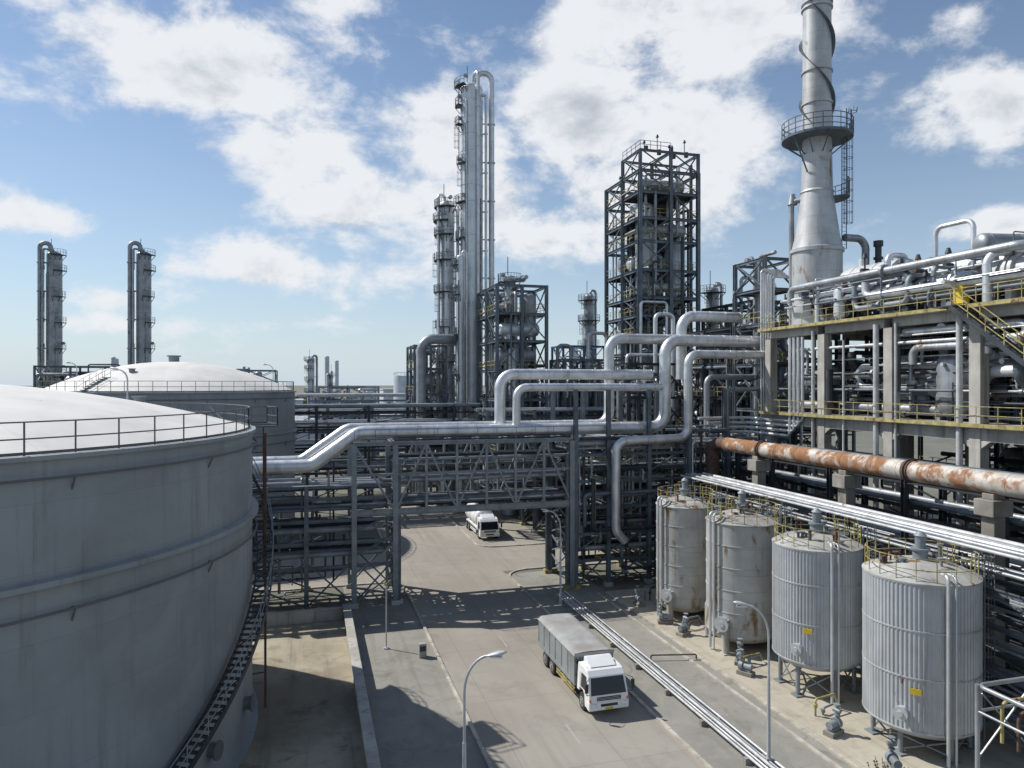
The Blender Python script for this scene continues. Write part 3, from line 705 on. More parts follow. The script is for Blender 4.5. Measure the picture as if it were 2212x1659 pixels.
    mb=MB();a=rad(-20);mb.ladder(x+(r+.3)*math.cos(a),y+(r+.3)*math.sin(a),.3,z1,ax='y',m=0,out=(1,0));mk('ladder',mb,M['steelg'],parent=T)
    mb=MB();a=rad(-152);ca,sa=math.cos(a),math.sin(a);zz=z0+.9
    mr_=.34 if style=='rib' else .52
    mb.cyl((x+(r-.1)*ca,y+(r-.1)*sa,zz),(x+(r+.35)*ca,y+(r+.35)*sa,zz),mr_*.8,n=20);mb.cyl((x+(r+.35)*ca,y+(r+.35)*sa,zz),(x+(r+.44)*ca,y+(r+.44)*sa,zz),mr_,n=20)
    mb.cyl((x+(r+.44)*ca,y+(r+.44)*sa,zz),(x+(r+.5)*ca,y+(r+.5)*sa,zz),mr_*.4,n=12)
    mk('manway',mb,M['galvl'],parent=T)
    if style=='rib':
        mb=MB();a=rad(-140);ca,sa=math.cos(a),math.sin(a);c=Vector((x+(r+.08)*ca,y+(r+.08)*sa,z0+2.0));t=Vector((-sa,ca,0))
        mb.beam(c-t*.24,c+t*.24,.03,.3);mk('sign_plate',mb,M['yel2'],parent=T,label='small yellow sign plate')
    return T
vvessel(30.3,29.3,5.3,1.6,8.8,'rib','pale grey corrugated vessel with fenced flat roof beside pale pipes',1)
vvessel(29.6,36.2,5.0,2.25,8.85,'rib','pale grey corrugated vessel raised on braced steel legs',2)
vvessel(29.4,43.6,4.9,1.3,8.9,'smooth','rust stained smooth grey vessel on stub legs',3)
vvessel(28.9,50.6,4.5,1.25,8.9,'smooth','smooth grey vessel streaked with rust',4)
def pump(x,y,rot,lab='small grey pump with valve on a concrete plinth'):
    T=thing('pump',(x,y,.16),lab,'pump','pumps beside the vessels')
    mb=MB();mb.box(x-.5,x+.5,y-.3,y+.3,.16,.4);mk('plinth',mb,M['concd'],parent=T,bevel=.02)
    mb=MB();mb.cyl((x-.4,y,.7),(x+.1,y,.7),.2,n=14);mb.cyl((x+.15,y,.7),(x+.4,y,.7),.28,n=16);mb.cyl((x+.3,y,.8),(x+.3,y,1.35),.08);mb.cyl((x+.3,y,1.1),(x+.3,y,1.16),.16);mb.box(x-.35,x+.3,y-.15,y+.15,.4,.52)
    mb.cyl((x+.3,y-.2,1.35),(x+.3,y+.2,1.35),.12,n=10);mb.cyl((x+.3,y,1.4),(x+.3,y,1.65),.03);mb.cyl((x+.3,y,1.65),(x+.3,y,1.68),.17,n=14)
    mk('pump_body',mb,M['steelg'],parent=T)
    T.rotation_euler=(0,0,rot);return T
P0=pump(26.4,31,.3)
for x,y,r in((26.6,27.2,1.2),(26.5,38.9,2.1),(26.3,46.3,.4),(26.2,49.0,2.8),(26.3,53.5,1.6),(27.2,40.6,.9)): copy_thing(P0,(x,y,.16),r)
rg=random.Random(19)
for (x,y) in((26.9,33),(27,40),(26.8,47.2),(27.3,54.5),(27.2,25.5)):
    for k in range(2):
        mb=MB();h=rg.uniform(.4,1.4);mb.tube([(x+k*.5,y,.16),(x+k*.5,y,h),(x+1.5,y+.3,h),(x+1.8,y+.3,.3)],.06,8,bend=.15);mb.cyl((x+k*.5,y,h*.6),(x+k*.5,y,h*.6+.18),.12,n=10)
        mk('drain_pipe',mb,M[rg.choice(['steelg','rustd','yellow'])],loc=(x,y,.16),label='short drain pipe with valve beside the vessels',category='pipe',group='drain pipes beside the vessels')
T=thing('marker_block',(7.4,47.8,0),'small concrete marker block beside the kerb','bollard')
mb=MB();mb.box(7.15,7.65,47.6,48.0,0,.95);mk('block',mb,M['conc'],parent=T,bevel=.04)
mb=MB();mb.box(7.2,7.6,47.585,47.597,.45,.8);mk('marker_plate',mb,M['steeld'],parent=T)
mb=MB();mb.cyl((5.2,50,0),(5.2,50,4.6),.05,n=8);mb.cyl((5.2,50,0),(5.2,50,.1),.2)
mk('steel_post',mb,M['lampg'],loc=(5.2,50,0),label='slim grey steel post standing on the verge',category='post')
mb=MB();mb.tube([(22.0,43,.05),(22.0,43,.35),(25.0,42.3,.35),(25.0,42.3,.05)],.05,8,bend=.1);mk('small_pipe',mb,M['rustd'],loc=(22,43,0),label='short rusty pipe crossing the asphalt verge',category='pipe')
mb=MB();mb.box(24.4,24.6,12,58,.0,.10);mk('drain_edge',mb,M['kerb'],kind='structure')
# ------------------------------------------------------------------ concrete process frame
T=thing('concrete_process_frame',(50,43,0),'two level concrete frame carrying vessels and pipework','industrial structure')
ys=[14.4,21.6,28.8,36.0,43.2,50.4,57.6];xs=[42,50,58]
for x in xs:
    for y in ys:
        mb=MB()
        mb.box(x-.38,x+.38,y-.42,y+.42,0,22.75)
        for z in (14.8,):
            for sg in(-1,1):
                mb.add([(x-.33,y+sg*.42,z),(x+.33,y+sg*.42,z),(x-.33,y+sg*1.1,z),(x+.33,y+sg*1.1,z),(x-.33,y+sg*.42,z-.5),(x+.33,y+sg*.42,z-.5)],[(0,2,4),(1,5,3),(0,1,3,2),(2,3,5,4)])
        mk('column',mb,M['conc'],parent=T,bevel=.03)
for z,hh in((14.8,.85),(22.75,.65)):
    for x in xs:
        for a,b in zip(ys[:-1],ys[1:]):
            mb=MB();mb.box(x-.3,x+.3,a+.42,b-.42,z,z+hh);mk('beam',mb,M['conc'],parent=T)
    for y in ys:
        for a,b in zip(xs[:-1],xs[1:]):
            mb=MB();mb.box(a+.38,b-.38,y-.28,y+.28,z+.01,z+hh-.01);mk('beam',mb,M['conc'],parent=T)
for z in(15.655,23.405):
    mb=MB();mb.box(41.1,59,14,58.4,z,z+.24);mk('floor_slab',mb,M['conc'],parent=T)
for z in(15.9,23.65):
    mb=MB();mb.rail([(41.15,14.2,z),(41.15,58.3,z),(50,58.3,z)],1.15,1.5,.045,toe=False);mk('handrail',mb,M['yellow'],parent=T)
    mb=MB();mb.box(41.06,41.095,14,58.4,z-.2,z+.05);mk('edge_trim',mb,M['yellow'],parent=T)
rg=random.Random(31)
for k in range(34):
    mb=MB();y=rg.uniform(17,52);x=rg.choice([44,44.5,45.5,46.5,48,53]);r=rg.uniform(.7,1.5)
    lv=.3 if k%4==0 else 15.9
    if k%2: vessel_h(mb,(x,y,lv+r+rg.uniform(.8,3)),(x,y+rg.uniform(3,6),lv+r+1.4),r,saddles=lv)
    else: vessel_v(mb,x,y,lv+.3,lv+rg.uniform(3.5,6.2),r)
    mk('vessel',mb,M[rg.choice(['galvl','galvd','steelg','galvd'])],parent=T)
for k in range(99):
    zr=(.5,14) if k%3==0 else (16.1,22.4)
    rand_pipe(rg,(41.9,50 if k%2 else 44,16,57.5,zr[0],zr[1]),(.04,.15) if k%5 else (.25,.4),['galvd','galvd','steelg','steel','steeld','steeld','galvl'],T)
for k in range(70):
    mb=MB();x=rg.uniform(43,54);y=rg.uniform(16,57);mb.ibeam((x,y,15.9),(x,y,22.7),.2,.2)
    z=rg.uniform(17.5,21.5);mb.ibeam((x,y,z),(50 if x<48 else 43,y,z),.15,.2);mb.beam((x,y,z),(x,y+rg.choice([-2,2]),z),.12)
    mk('secondary_steel',mb,M[rg.choice(['steel','steeld','steeld'])],parent=T)
for k in range(12):
    mb=MB();y=16+k*3.5;x=44+rg.uniform(0,2);z=19.3
    mb.box(x,x+rg.uniform(3,6),y,y+rg.uniform(2,3.4),z,z+.08);mb.rail([(x,y,z+.08),(x,y+2.4,z+.08)],1.1,1.2,.04,toe=False)
    mk('mezzanine',mb,M['steeld'],parent=T)
def deckthing(name,lab,cat,fn,mat,loc):
    mb=MB();fn(mb);return mk(name,mb,M[mat] if isinstance(mat,str) else mat,loc=loc,label=lab,category=cat)
Z=23.65
deckthing('horizontal_drum','large pale horizontal drum with domed ends on the deck','pressure vessel',lambda mb:(vessel_h(mb,(45.9,52.4,27.0),(46.6,45.5,27.0),1.7,saddles=Z),mb.cyl((46,50.5,28.2),(46,50.5,29.3),.3),mb.cyl((46.5,48,28.2),(46.5,48,29.4),.25)),'pipew',(46,47,Z))
deckthing('heat_exchanger','long silver heat exchanger mounted along the deck edge','heat exchanger',lambda mb:(vessel_h(mb,(43.6,47.5,25.5),(43.6,37.5,25.5),.8,saddles=Z),mb.cyl((43.6,44.5,25.5),(43.6,44.2,25.5),1.02,n=20),mb.cyl((43.6,39,25.5),(43.6,38.8,25.5),1.02,n=20)),'galvl',(43.6,42,Z))
deckthing('heat_exchanger','silver heat exchanger with flanged ends on the deck','heat exchanger',lambda mb:(vessel_h(mb,(46.8,44.0,26.9),(46.8,34.0,26.9),1.15,saddles=Z),mb.cyl((46.8,42,26.9),(46.8,41.7,26.9),1.4,n=22),mb.cyl((46.8,36,26.9),(46.8,35.7,26.9),1.4,n=22)),'galvl',(46.8,39,Z))
deckthing('heat_exchanger','pale exchanger with bolted flange near the deck stair','heat exchanger',lambda mb:(vessel_h(mb,(43.7,36.4,25.7),(43.7,29.5,25.7),.95,saddles=Z),mb.cyl((43.7,35,25.7),(43.7,34.7,25.7),1.2,n=22),mb.cyl((43.7,34.55,25.7),(43.7,34.3,25.7),1.2,n=22)),'pipew',(43.7,33,Z))
deckthing('horizontal_drum','grey horizontal drum near the deck corner','pressure vessel',lambda mb:vessel_h(mb,(43.2,37.2,27.9),(47.6,36.4,27.9),.75,saddles=Z),'galvd',(45.5,37,Z))
deckthing('knockout_drum','pale upright drum with domed top on the deck','pressure vessel',lambda mb:(vessel_v(mb,49,43,Z+.3,28.9,.9),[mb.cyl((49+.6*math.cos(a),43+.6*math.sin(a),Z),(49+.6*math.cos(a),43+.6*math.sin(a),Z+1),.09) for a in(0,2,4)]),'galvd',(49,43,Z))
deckthing('knockout_drum','short upright drum beside the deck railing','pressure vessel',lambda mb:(vessel_v(mb,42.7,49.3,Z+.3,26.6,.55),[mb.cyl((42.7+.4*math.cos(a),49.3+.4*math.sin(a),Z),(42.7+.4*math.cos(a),49.3+.4*math.sin(a),Z+1),.07) for a in(0,2,4)]),'galvl',(42.7,49.3,Z))
deckthing('deck_pipe','silver inverted U pipe loop above the deck','pipe',lambda mb:mb.tube([(44,41.2,Z),(44,41.2,29.9),(44.2,38.3,29.9),(44.2,38.3,26.5)],.17,14,bend=.6,bands=2),'galv',(44,41,Z))
deckthing('deck_pipe','fat silver pipe arching over toward the deck edge','pipe',lambda mb:mb.tube([(42.2,35.6,20.5),(42.2,35.6,27.0),(46,32.4,27.1),(50,27,27.1)],.27,14,bend=.8,bands=2),'galv',(43.4,36,Z))
deckthing('deck_pipe','fat silver pipe snaking between the deck drums','pipe',lambda mb:mb.tube([(42.6,52,Z),(42.6,52,26.2),(42.6,46.5,26.2),(44.8,46.5,26.2),(44.8,46.5,28.9),(46.6,46.5,28.9),(46.6,46.5,28)],.24,14,bend=.6,bands=2),'galv',(42.6,52,Z))
deckthing('deck_pipe','grey pipe curling out of the stack base','pipe',lambda mb:mb.tube([(47.5,54.3,32),(49.8,54.3,32),(49.8,54.3,26)],.34,14,bend=1,bands=2),'galvd',(49,54,Z))
deckthing('vent_pipe','slim grey vent pipe with a cap on the deck','vent pipe',lambda mb:(mb.cyl((50.5,53.5,Z),(50.5,53.5,31.2),.28,n=14),mb.cyl((50.5,53.5,31.2),(50.5,53.5,31.7),.42,n=14),mb.cyl((50.5,53.5,30.0),(50.5,53.5,30.2),.42,n=14)),'steeld',(50.5,53.5,Z))
deckthing('control_cabinet','yellow control cabinet standing on the deck','cabinet',lambda mb:(mb.box(42.2,42.8,37.4,38.1,Z+.3,Z+1.9),mb.box(42.3,42.7,37.5,38.0,Z,Z+.3),mb.box(42.17,42.195,37.5,38.0,Z+1.2,Z+1.8)),'yel2',(42.5,37.7,Z))
T=thing('deck_pipework',(47,42,Z),'tangle of valves and pipes across the process deck','pipework')
rg=random.Random(55)
for k in range(98): rand_pipe(rg,(41.9,51,27,57,Z+.2,Z+rg.uniform(1.8,4.6)),(.04,.13) if k%5 else (.2,.32),['galv','galvd','galvd','steel','steeld','steelg'],T)
for k in range(40):
    x,y=rg.uniform(42.5,50),rg.uniform(27,55);h=rg.uniform(2,4.9);mb=MB();mb.cyl((x,y,Z),(x,y,Z+h),.07,n=8);mb.cyl((x,y,Z+h),(x,y,Z+h+.4),.24,.12,n=10);mb.cyl((x-.35,y,Z+h*.8),(x+.35,y,Z+h*.8),.17,n=10);mb.cyl((x,y-.3,Z+h*.6),(x,y+.3,Z+h*.6),.2,n=10)
    mk('relief_valve',mb,M['steeld' if k%3 else 'rustd'],parent=T)
T=thing('deck_staircase',(40.4,33,19),'dark steel staircase descending from the process deck edge','staircase')
mb=MB();n=24
for k in range(n):
    f=k/n;mb.box(39.9,40.9,36.2-f*7.6-.28,36.2-f*7.6,23.6-f*5.9-.04,23.6-f*5.9)
for x in(39.9,40.9): mb.beam((x,36.3,23.5),(x,28.6,17.6),.06,.3)
mb.box(39.9,41.1,36.2,37.6,23.52,23.6);mb.box(39.9,41.1,27.4,28.6,17.6,17.68)
for y in(28.4,): mb.beam((39.95,y,17.6),(39.95,y,12),.12);mb.beam((41.0,y,17.6),(41.0,y,15),.12)
mk('flight',mb,M['steeld'],parent=T)
for x in(39.9,40.9):
    mb=MB()
    for h in(.55,1.05): mb.beam((x,36.3,23.5+h),(x,28.6,17.6+h),.05,.05)
    for k in range(7): mb.beam((x,36.2-k*1.22,23.5-k*.94),(x,36.2-k*1.22,24.55-k*.94),.05)
    mk('stair_rail',mb,M['yellow'],parent=T)
# ------------------------------------------------------------------ stack
sx,sy=45.5,55.6
T=thing('chimney_stack',(sx,sy,Z),'tall weathered grey steel stack with spiral strakes and platform','chimney')
M['stack']=pm('stack_cladding',(.47,.49,.50),.5,.25,.14,.5,.55,.28,.5,dirt=(.24,.18,.13),dirtamt=.3,seam=(1.6,2.2,1.7),rustcol=(.24,.16,.105),seamdark=.72)
mb=MB();mb.lathe(sx,sy,[(2.2,Z),(2.2,30.6),(2.35,30.7),(2.35,31.0),(2.2,31.1)],48)
mb.lathe(sx,sy,[(2.2,31.1),(2.0,32.0),(1.62,34.6),(1.42,36.2)],48,sp=True);mb.lathe(sx,sy,[(1.42,36.2),(1.5,36.3),(1.38,36.5),(1.28,41),(1.24,53.0),(1.24,58)],48)
for z in(27,44.5,47.5,53.4,53.9): mb.lathe(sx,sy,[(1.23 if z>36 else 2.19,z-.1),(1.38 if z>36 else 2.28,z-.08),(1.38 if z>36 else 2.28,z+.08),(1.23 if z>36 else 2.19,z+.1)],48)
mk('shaft',mb,M['stack'],parent=T)
for s0 in range(2):
    mb=MB();vs=[];fs=[];k=70
    for i in range(k+1):
        z=42.4+(57.5-42.4)*i/k;a=s0*math.pi+.6-(z-42.4)/11.0*2*math.pi
        for r in(1.15,1.58):
            for dz in(-.035,.035): vs.append((sx+r*math.cos(a),sy+r*math.sin(a),z+dz))
    for i in range(k):
        o=i*4
        fs+=[(o,o+4,o+6,o+2),(o+1,o+3,o+7,o+5),(o+2,o+6,o+7,o+3)]
    mb.add(vs,fs);mk('spiral_strake',mb,M['steel'],parent=T)
mb=MB();mb.arcplate(sx,sy,41.3,1.3,3.1,0,360,.1);
for i in range(10):
    a=2*math.pi*i/10;mb.beam((sx+3*math.cos(a),sy+3*math.sin(a),41.15),(sx+1.3*math.cos(a),sy+1.3*math.sin(a),39.8),.08)
mb.beam((sx-2.9,sy-.5,41.2),(sx-1.35,sy-.4,38),.1)
mk('platform',mb,M['steel'],parent=T)
mb=MB();mb.arcplate(sx,sy,35.8,1.5,2.8,-60,30,.1);mk('lower_platform',mb,M['steel'],parent=T)
for (z,R_,a0,a1) in((41.3,3.08,0,360),(35.8,2.75,-60,30)):
    mb=MB();mb.railarc(sx,sy,z,R_,a0,a1,1.5,15,.06,toe=True,mid=2);mk('platform_handrail',mb,M['girder'],parent=T)
mb=MB();mb.ladder(sx+2.0,sy-1.2,31,41.3,'x',m=0,out=(.6,-.8));mk('ladder',mb,M['steel'],parent=T)
mb=MB();mb.ladder(sx+2.5,sy-1.2,41.3,43.0,'x',m=0,out=(.6,-.8));mk('ladder',mb,M['steel'],parent=T)
unit('service_platform',[43,46.5],[60,65],[8,16,20.5,24.5,28,31],'slim steel service platform beside the stack','steel platform',91,npipes=14,nves=0,pb=.7)
for i in range(6):
    mb=MB();x=42.2+i*.28;mb.tube([(x,59.4,12),(x,59.4,29.6-.12*i),(x+2.2,59.4+.1*i,29.6-.12*i)],.1,10,bend=.4,bands=2.5)
    mk('riser_pipe',mb,M['galv'],loc=(x,59.4,12),label='slim silver pipe rising beside the stack platform',category='pipe',group='bundle of riser pipes')
mb=MB();mb.tube([(43.8,57,Z),(43.8,57,35.7),(44.5,56,35.7)],.24,12,bend=.5,bands=2);mb.cyl((43.9,57,35.4),(43.9,57,36.4),.45,.25,n=14);mk('vent_pipe',mb,M['galvd'],loc=(43.8,57,Z),label='silver pipe standing upright beside the stack cone',category='vent pipe')
# ------------------------------------------------------------------ columns
def column(x,y,r,h,plats,lab,down=None,seed=0,mat='galvl',group=None,ang=(150,330),z0=0,tops=True,pw=(.9,1.3),pmat='galvd'):
    rg=random.Random(seed)
    T=thing('distillation_column',(x,y,z0),lab,'distillation column',group)
    mb=MB();k=5
    prof=[(r*1.15,z0),(r*1.15,z0+3),(r,z0+3.5)];mb.lathe(x,y,prof,40)
    mb.lathe(x,y,[(r,z0+3.5),(r,z0+h-r*.6)]+[(r*math.cos(math.pi/2*i/k),z0+h-r*.6+r*.6*math.sin(math.pi/2*i/k)) for i in range(1,k+1)],40,sp=False)
    z=z0+5
    while z<z0+h-2: mb.lathe(x,y,[(r,z-.06),(r+.05,z-.04),(r+.05,z+.04),(r,z+.06)],40);z+=2.6
    mk('shell',mb,M[mat],parent=T)
    lastz=z0
    for i,z in enumerate(plats):
        mb=MB();mr=MB();ml=MB()
        a0=ang[0]+rg.uniform(-20,20);a1=ang[1]+rg.uniform(-40,10)
        R=r+rg.uniform(*pw)
        mb.arcplate(x,y,z0+z,r+.02,R,a0,a1,.12);mr.railarc(x,y,z0+z,R-.04,a0,a1,1.1,14,.06,toe=False)
        n=max(1,int((a1-a0)/30))
        for j in range(n+1):
            a=rad(a0+(a1-a0)*j/n);mb.beam((x+R*.97*math.cos(a),y+R*.97*math.sin(a),z0+z-.1),(x+r*math.cos(a),y+r*math.sin(a),z0+z-1.1),.09)
        a=rad(rg.uniform(a0,a1));zz=z0+z+rg.uniform(.5,1.5)
        mn=MB();mn.cyl((x+r*math.cos(a),y+r*math.sin(a),zz),(x+(r+.5)*math.cos(a),y+(r+.5)*math.sin(a),zz),.3,n=12)
        aa=rad(215 if i%2 else 195)
        ml.ladder(x+(r+.45)*math.cos(aa),y+(r+.45)*math.sin(aa),lastz,z0+z,'y',out=(-1,0));lastz=z0+z
        mk('platform',mb,M['steeld'],parent=T);mk('platform_handrail',mr,M['steelg'],parent=T);mk('ladder',ml,M['steel'],parent=T);mk('manway',mn,M['galvd'],parent=T)
    for (ax,ay,r2,zt,zb) in (down or []):
        mb=MB()
        mb.tube([(x+ax*.25,y+ay*.25,z0+h-.4),(x+ax*.25,y+ay*.25,z0+zt),(x+ax,y+ay,z0+zt),(x+ax,y+ay,z0+zb)],r2,14,bend=r2*2.4,bands=2.5)
        z=z0+zb+3
        while z<z0+min(zt,h)-2:
            mb.beam((x+ax,y+ay,z),(x,y,z),.12,.2);mb.cyl((x+ax,y+ay,z-.1),(x+ax,y+ay,z+.1),r2*1.35,n=12);z+=6
        mk('overhead_pipe',mb,M[pmat],parent=T)
    if tops:
        mb=MB();mb.cyl((x-.4*r,y,z0+h-.5),(x-.4*r,y,z0+h+2.6),.06);mk('mast',mb,M['steel'],parent=T)
        for pts,rr in (([(x-r*.75,y-r*.95,z0+4),(x-r*.75,y-r*.95,z0+h*.9),(x,y-r*.5,z0+h*.9)],.1),([(x+r*.6,y-r*1.05,z0+4),(x+r*.6,y-r*1.05,z0+h*.72),(x+r*.2,y-r*.5,z0+h*.72)],.15)):
            mb=MB();mb.tube(pts,rr,8,bend=.4);mk('instrument_pipe',mb,M['galvd'],parent=T)
    return T
column(24.3,107.5,1.75,65.2,[18,22,27,31.5,36.5,41,46.5,52.5,58.5,61.5,64.4],'tall silver distillation column with platforms and side pipes',[(3.1,-.3,.45,66.9,20),(.55,-2.1,.26,66.3,16),(1.9,-1.6,.22,63,18),(-1.2,-1.6,.13,62,18)],3,mat='bright',ang=(160,225),pw=(.6,1.0),pmat='galv')
column(21.0,110.6,1.2,47.5,[17,22,27.5,33,38,42,44.2,46.4],'slimmer silver column ringed with service platforms',[(-1.5,-.8,.25,48.2,12),(1.5,-.9,.2,46,14)],4,mat='bright',ang=(100,300),pw=(.6,1.0),pmat='galv')
column(22.0,104.9,.6,38,[20,26,32,36.5],'thin silver column crowded beside two larger columns',[(.85,-.5,.14,38.5,10)],44,mat='bright',ang=(120,260),pw=(.5,.7),pmat='galv')
c1=column(-51.8,170.9,1.45,46.6,[21,26,31.5,37,42.5,45.8],'pale blue grey column with tall looping side pipe',[(-2.5,-.6,.46,48.2,5),(-1.7,-1.6,.2,46.8,5)],5,mat='galvd',group='twin distillation columns',ang=(270,400),pw=(.6,.9))
copy_thing(c1,(-33.6,165.6,0))
column(53.2,130.4,1.0,36.3,[20,26,31,35],'distant dark slim column',[(1.4,0,.25,37,8)],6,mat='galvd')
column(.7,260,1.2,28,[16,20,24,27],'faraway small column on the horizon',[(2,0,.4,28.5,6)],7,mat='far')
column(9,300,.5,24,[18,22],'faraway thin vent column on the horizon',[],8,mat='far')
column(62,100,1.0,34,[18,24,29,33],'dark process column among frames',[(1.6,0,.25,34.6,8)],16,mat='galvd')
# ------------------------------------------------------------------ steel towers
zs=[7,11,14,17.5,20,23,25.4,28.4,31,34.9,39,42.3,46,49]
T=unit('steel_tower',[45,49.8,54.2],[91.2,97,103],zs,'tall open steel tower packed with vessels and platforms','steel tower',21,mat='steel',npipes=78,nves=4,cw=.5,pb=.5,floors=.6,pr=(.07,.26),railp=.8)
mb=MB();steel_frame(mb,[45,49.8,54.2],[91.2,97],[51.8],.4,.34,random.Random(4),.9,z0=49);mk('top_frame',mb,M['steel'],parent=T)
for (x,y,a,b,r) in((47.3,94.5,31.3,45,1.3),(51.8,94.2,26,40,1.15),(49,99.5,20.3,48,1.5),(47,100,8,30,1.3),(52,100,25,45,1.2),(48,95,14.5,24,1.4)):
    mb=MB();vessel_v(mb,x,y,a,b,r);mk('vessel',mb,M['galvl'],parent=T)
for (y,z,r) in((94,47.5,.9),(93.6,41.0,.8),(94,22.0,1.1),(97.5,36.6,1.1),(93.4,32.6,.7)):
    mb=MB();vessel_h(mb,(46,y,z),(53.4,y,z),r,saddles=z-r-.5);mk('vessel',mb,M['galvl'],parent=T)
rg=random.Random(66)
for (x,y,h,z) in((46,92,1.2,51.8),(53,93,2.2,51.8),(50,92,.9,51.8),(47.5,99,2.4,49),(52,100,3.4,49),(48.6,93,2.6,51.8),(51.5,94,1.6,51.8),(46.4,101,1.4,49)):
    mb=MB();mb.beam((x,y,z),(x,y,z+h),.09);mb.cyl((x,y,z-.1+h),(x,y,z+.3+h),.25,.1,n=8);mb.cyl((x+.3,y,z),(x+.3,y,z+.7),.3,n=10);mk('roof_vent',mb,M['steeld'],parent=T)
mb=MB();mb.rail([(45,97,51.9),(45,91.2,51.9),(49.8,91.2,51.9)],1.1,1.5,.06,toe=False);mk('top_handrail',mb,M['steel'],parent=T)
unit('steel_structure',[24.3,27.8,31.3],[92,97.5,103],[5,9,12.5,16.5,20.5,24.5,28.2,32],'blue grey open steel structure with yellow railed floors','steel structure',22,npipes=40,nves=7,cw=.42,pb=.5,floors=.7)
column(27.5,97,.8,34,[28,33],'short silver column poking through steel structure',[],23)
unit('process_unit',[15.5,18,20.4],[108,112,116],[5,9,13,17,21,24.5],'narrow steel frame around the base of the columns','steel structure',24,npipes=24,nves=2,cw=.35)
unit('process_unit',[55.5,60,65],[80,86,92],[6,10,14,18,22,26,29.5],'dark steel frame with loops of pipe above it','steel structure',25,mat='steeld',npipes=36,nves=5,cw=.4)
unit('process_unit',[34,39,44],[92,98],[6,10,14,18,22],'low steel frame with vessels behind the pipes','steel structure',26,mat='steel',npipes=40,nves=6,vmat='galvd')
unit('process_unit',[46,50,54],[70,76,82],[5,9,13,17,21,25],'dense steel process frame behind the concrete deck','steel structure',27,mat='steeld',npipes=50,nves=5)
unit('process_unit',[60,68,76],[22,34,46,58],[5,10,15,20,24],'dark steel process frame behind the concrete frame','steel structure',28,mat='steeld',npipes=70,nves=8,vmat='galvd',floors=.9)
unit('process_unit',[44,48,52],[120,126],[6,11,16,21,25.5],'distant blue steel process frame','steel structure',29,mat='blue',npipes=20,nves=3,vmat='galvd')
unit('process_unit',[-50,-44,-38,-34],[154,160],[8,13,18,22],'distant grey process frame between twin columns','steel structure',30,mat='steel',npipes=40,nves=5,pr=(.15,.5))
unit('process_unit',[-62,-57,-52],[120,126],[8,14,20,24],'dark process frame beyond the storage tanks','steel structure',32,mat='steeld',npipes=24,nves=2)
unit('process_unit',[34,38],[112,117],[6,11,16,20],'small steel frame with silver vessels','steel structure',33,mat='steel',npipes=18,nves=4)
unit('process_unit',[66,72,78],[110,118],[6,12,18,24],'dark process frame among far columns','steel structure',34,mat='steeld',npipes=30,nves=4)
unit('process_unit',[36,40,44],[76,82],[5,9,13,17,21],'dark steel frame crowded with pipes near the bridge end','steel structure',37,mat='steeld',npipes=44,nves=4,vmat='galvd')
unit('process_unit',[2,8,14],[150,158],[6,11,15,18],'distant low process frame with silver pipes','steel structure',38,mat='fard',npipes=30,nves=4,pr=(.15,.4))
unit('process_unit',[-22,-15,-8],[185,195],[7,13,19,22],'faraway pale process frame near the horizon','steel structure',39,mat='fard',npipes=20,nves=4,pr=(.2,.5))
rg=random.Random(8)
for (x,y,z0,z1,w) in((56.5,84,20,33,3.2),(60.5,88,20,31,-2.5),(44.5,90,14,30,4),(64,90,20,33.5,2.2),(39.5,97,10,26,2.8),(36,95,10,24,-2),(40.5,78,12,27,2.4)):
    mb=MB();r=rg.uniform(.2,.35);mb.tube([(x,y,z0),(x,y,z1),(x+w,y,z1),(x+w,y,z0+2)],r,12,bend=r*2.6,bands=2.5)
    mk('loop_pipe',mb,M[rg.choice(['galv','galvd'])],loc=(x,y,z0),label='silver pipe looping above the process frames',category='pipe',group='pipe loops over process frames')
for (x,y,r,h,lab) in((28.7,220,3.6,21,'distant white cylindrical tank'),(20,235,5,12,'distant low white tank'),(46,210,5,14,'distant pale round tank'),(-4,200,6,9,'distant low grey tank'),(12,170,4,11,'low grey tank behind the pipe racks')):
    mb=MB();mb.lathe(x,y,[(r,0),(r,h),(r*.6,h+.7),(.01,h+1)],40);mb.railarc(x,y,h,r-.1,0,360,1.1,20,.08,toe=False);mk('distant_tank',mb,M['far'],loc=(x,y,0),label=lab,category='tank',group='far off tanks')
def building(x0,x1,y0,y1,h,lab):
    T=thing('industrial_building',((x0+x1)/2,(y0+y1)/2,0),lab,'building')
    mb=MB();mb.box(x0,x1,y0,y1,0,h);mb.box(x0-.3,x1+.3,y0-.3,y1+.3,h,h+.4);mk('wall',mb,M['far'],parent=T)
    mb=MB();n=int((x1-x0)/4)
    for f in range(int(h//4)):
        for i in range(n): mb.box(x0+1+i*4,x0+3+i*4,y0-.06,y0-.02,1.2+f*4,2.8+f*4)
    mk('window',mb,M['glass'],parent=T,label='rows of dark windows',kind='stuff')
building(10,26,200,215,9,'pale low industrial building far off');building(-20,-2,240,255,13,'pale distant industrial building');building(70,100,260,280,12,'long pale industrial building far off');building(30,52,300,320,16,'pale distant industrial hall')
rg=random.Random(5)
for i in range(24):
    x=rg.uniform(-90,200);y=rg.uniform(230,460)
    if rg.random()<.5: building(x,x+rg.uniform(12,34),y,y+12,rg.uniform(6,17),'pale distant industrial hall')
    else: column(x,y,rg.uniform(.8,1.8),rg.uniform(18,34),[10,14],'faraway slender column above the plant',[],i+60,mat='far',tops=False)
mb=MB();rg=random.Random(12)
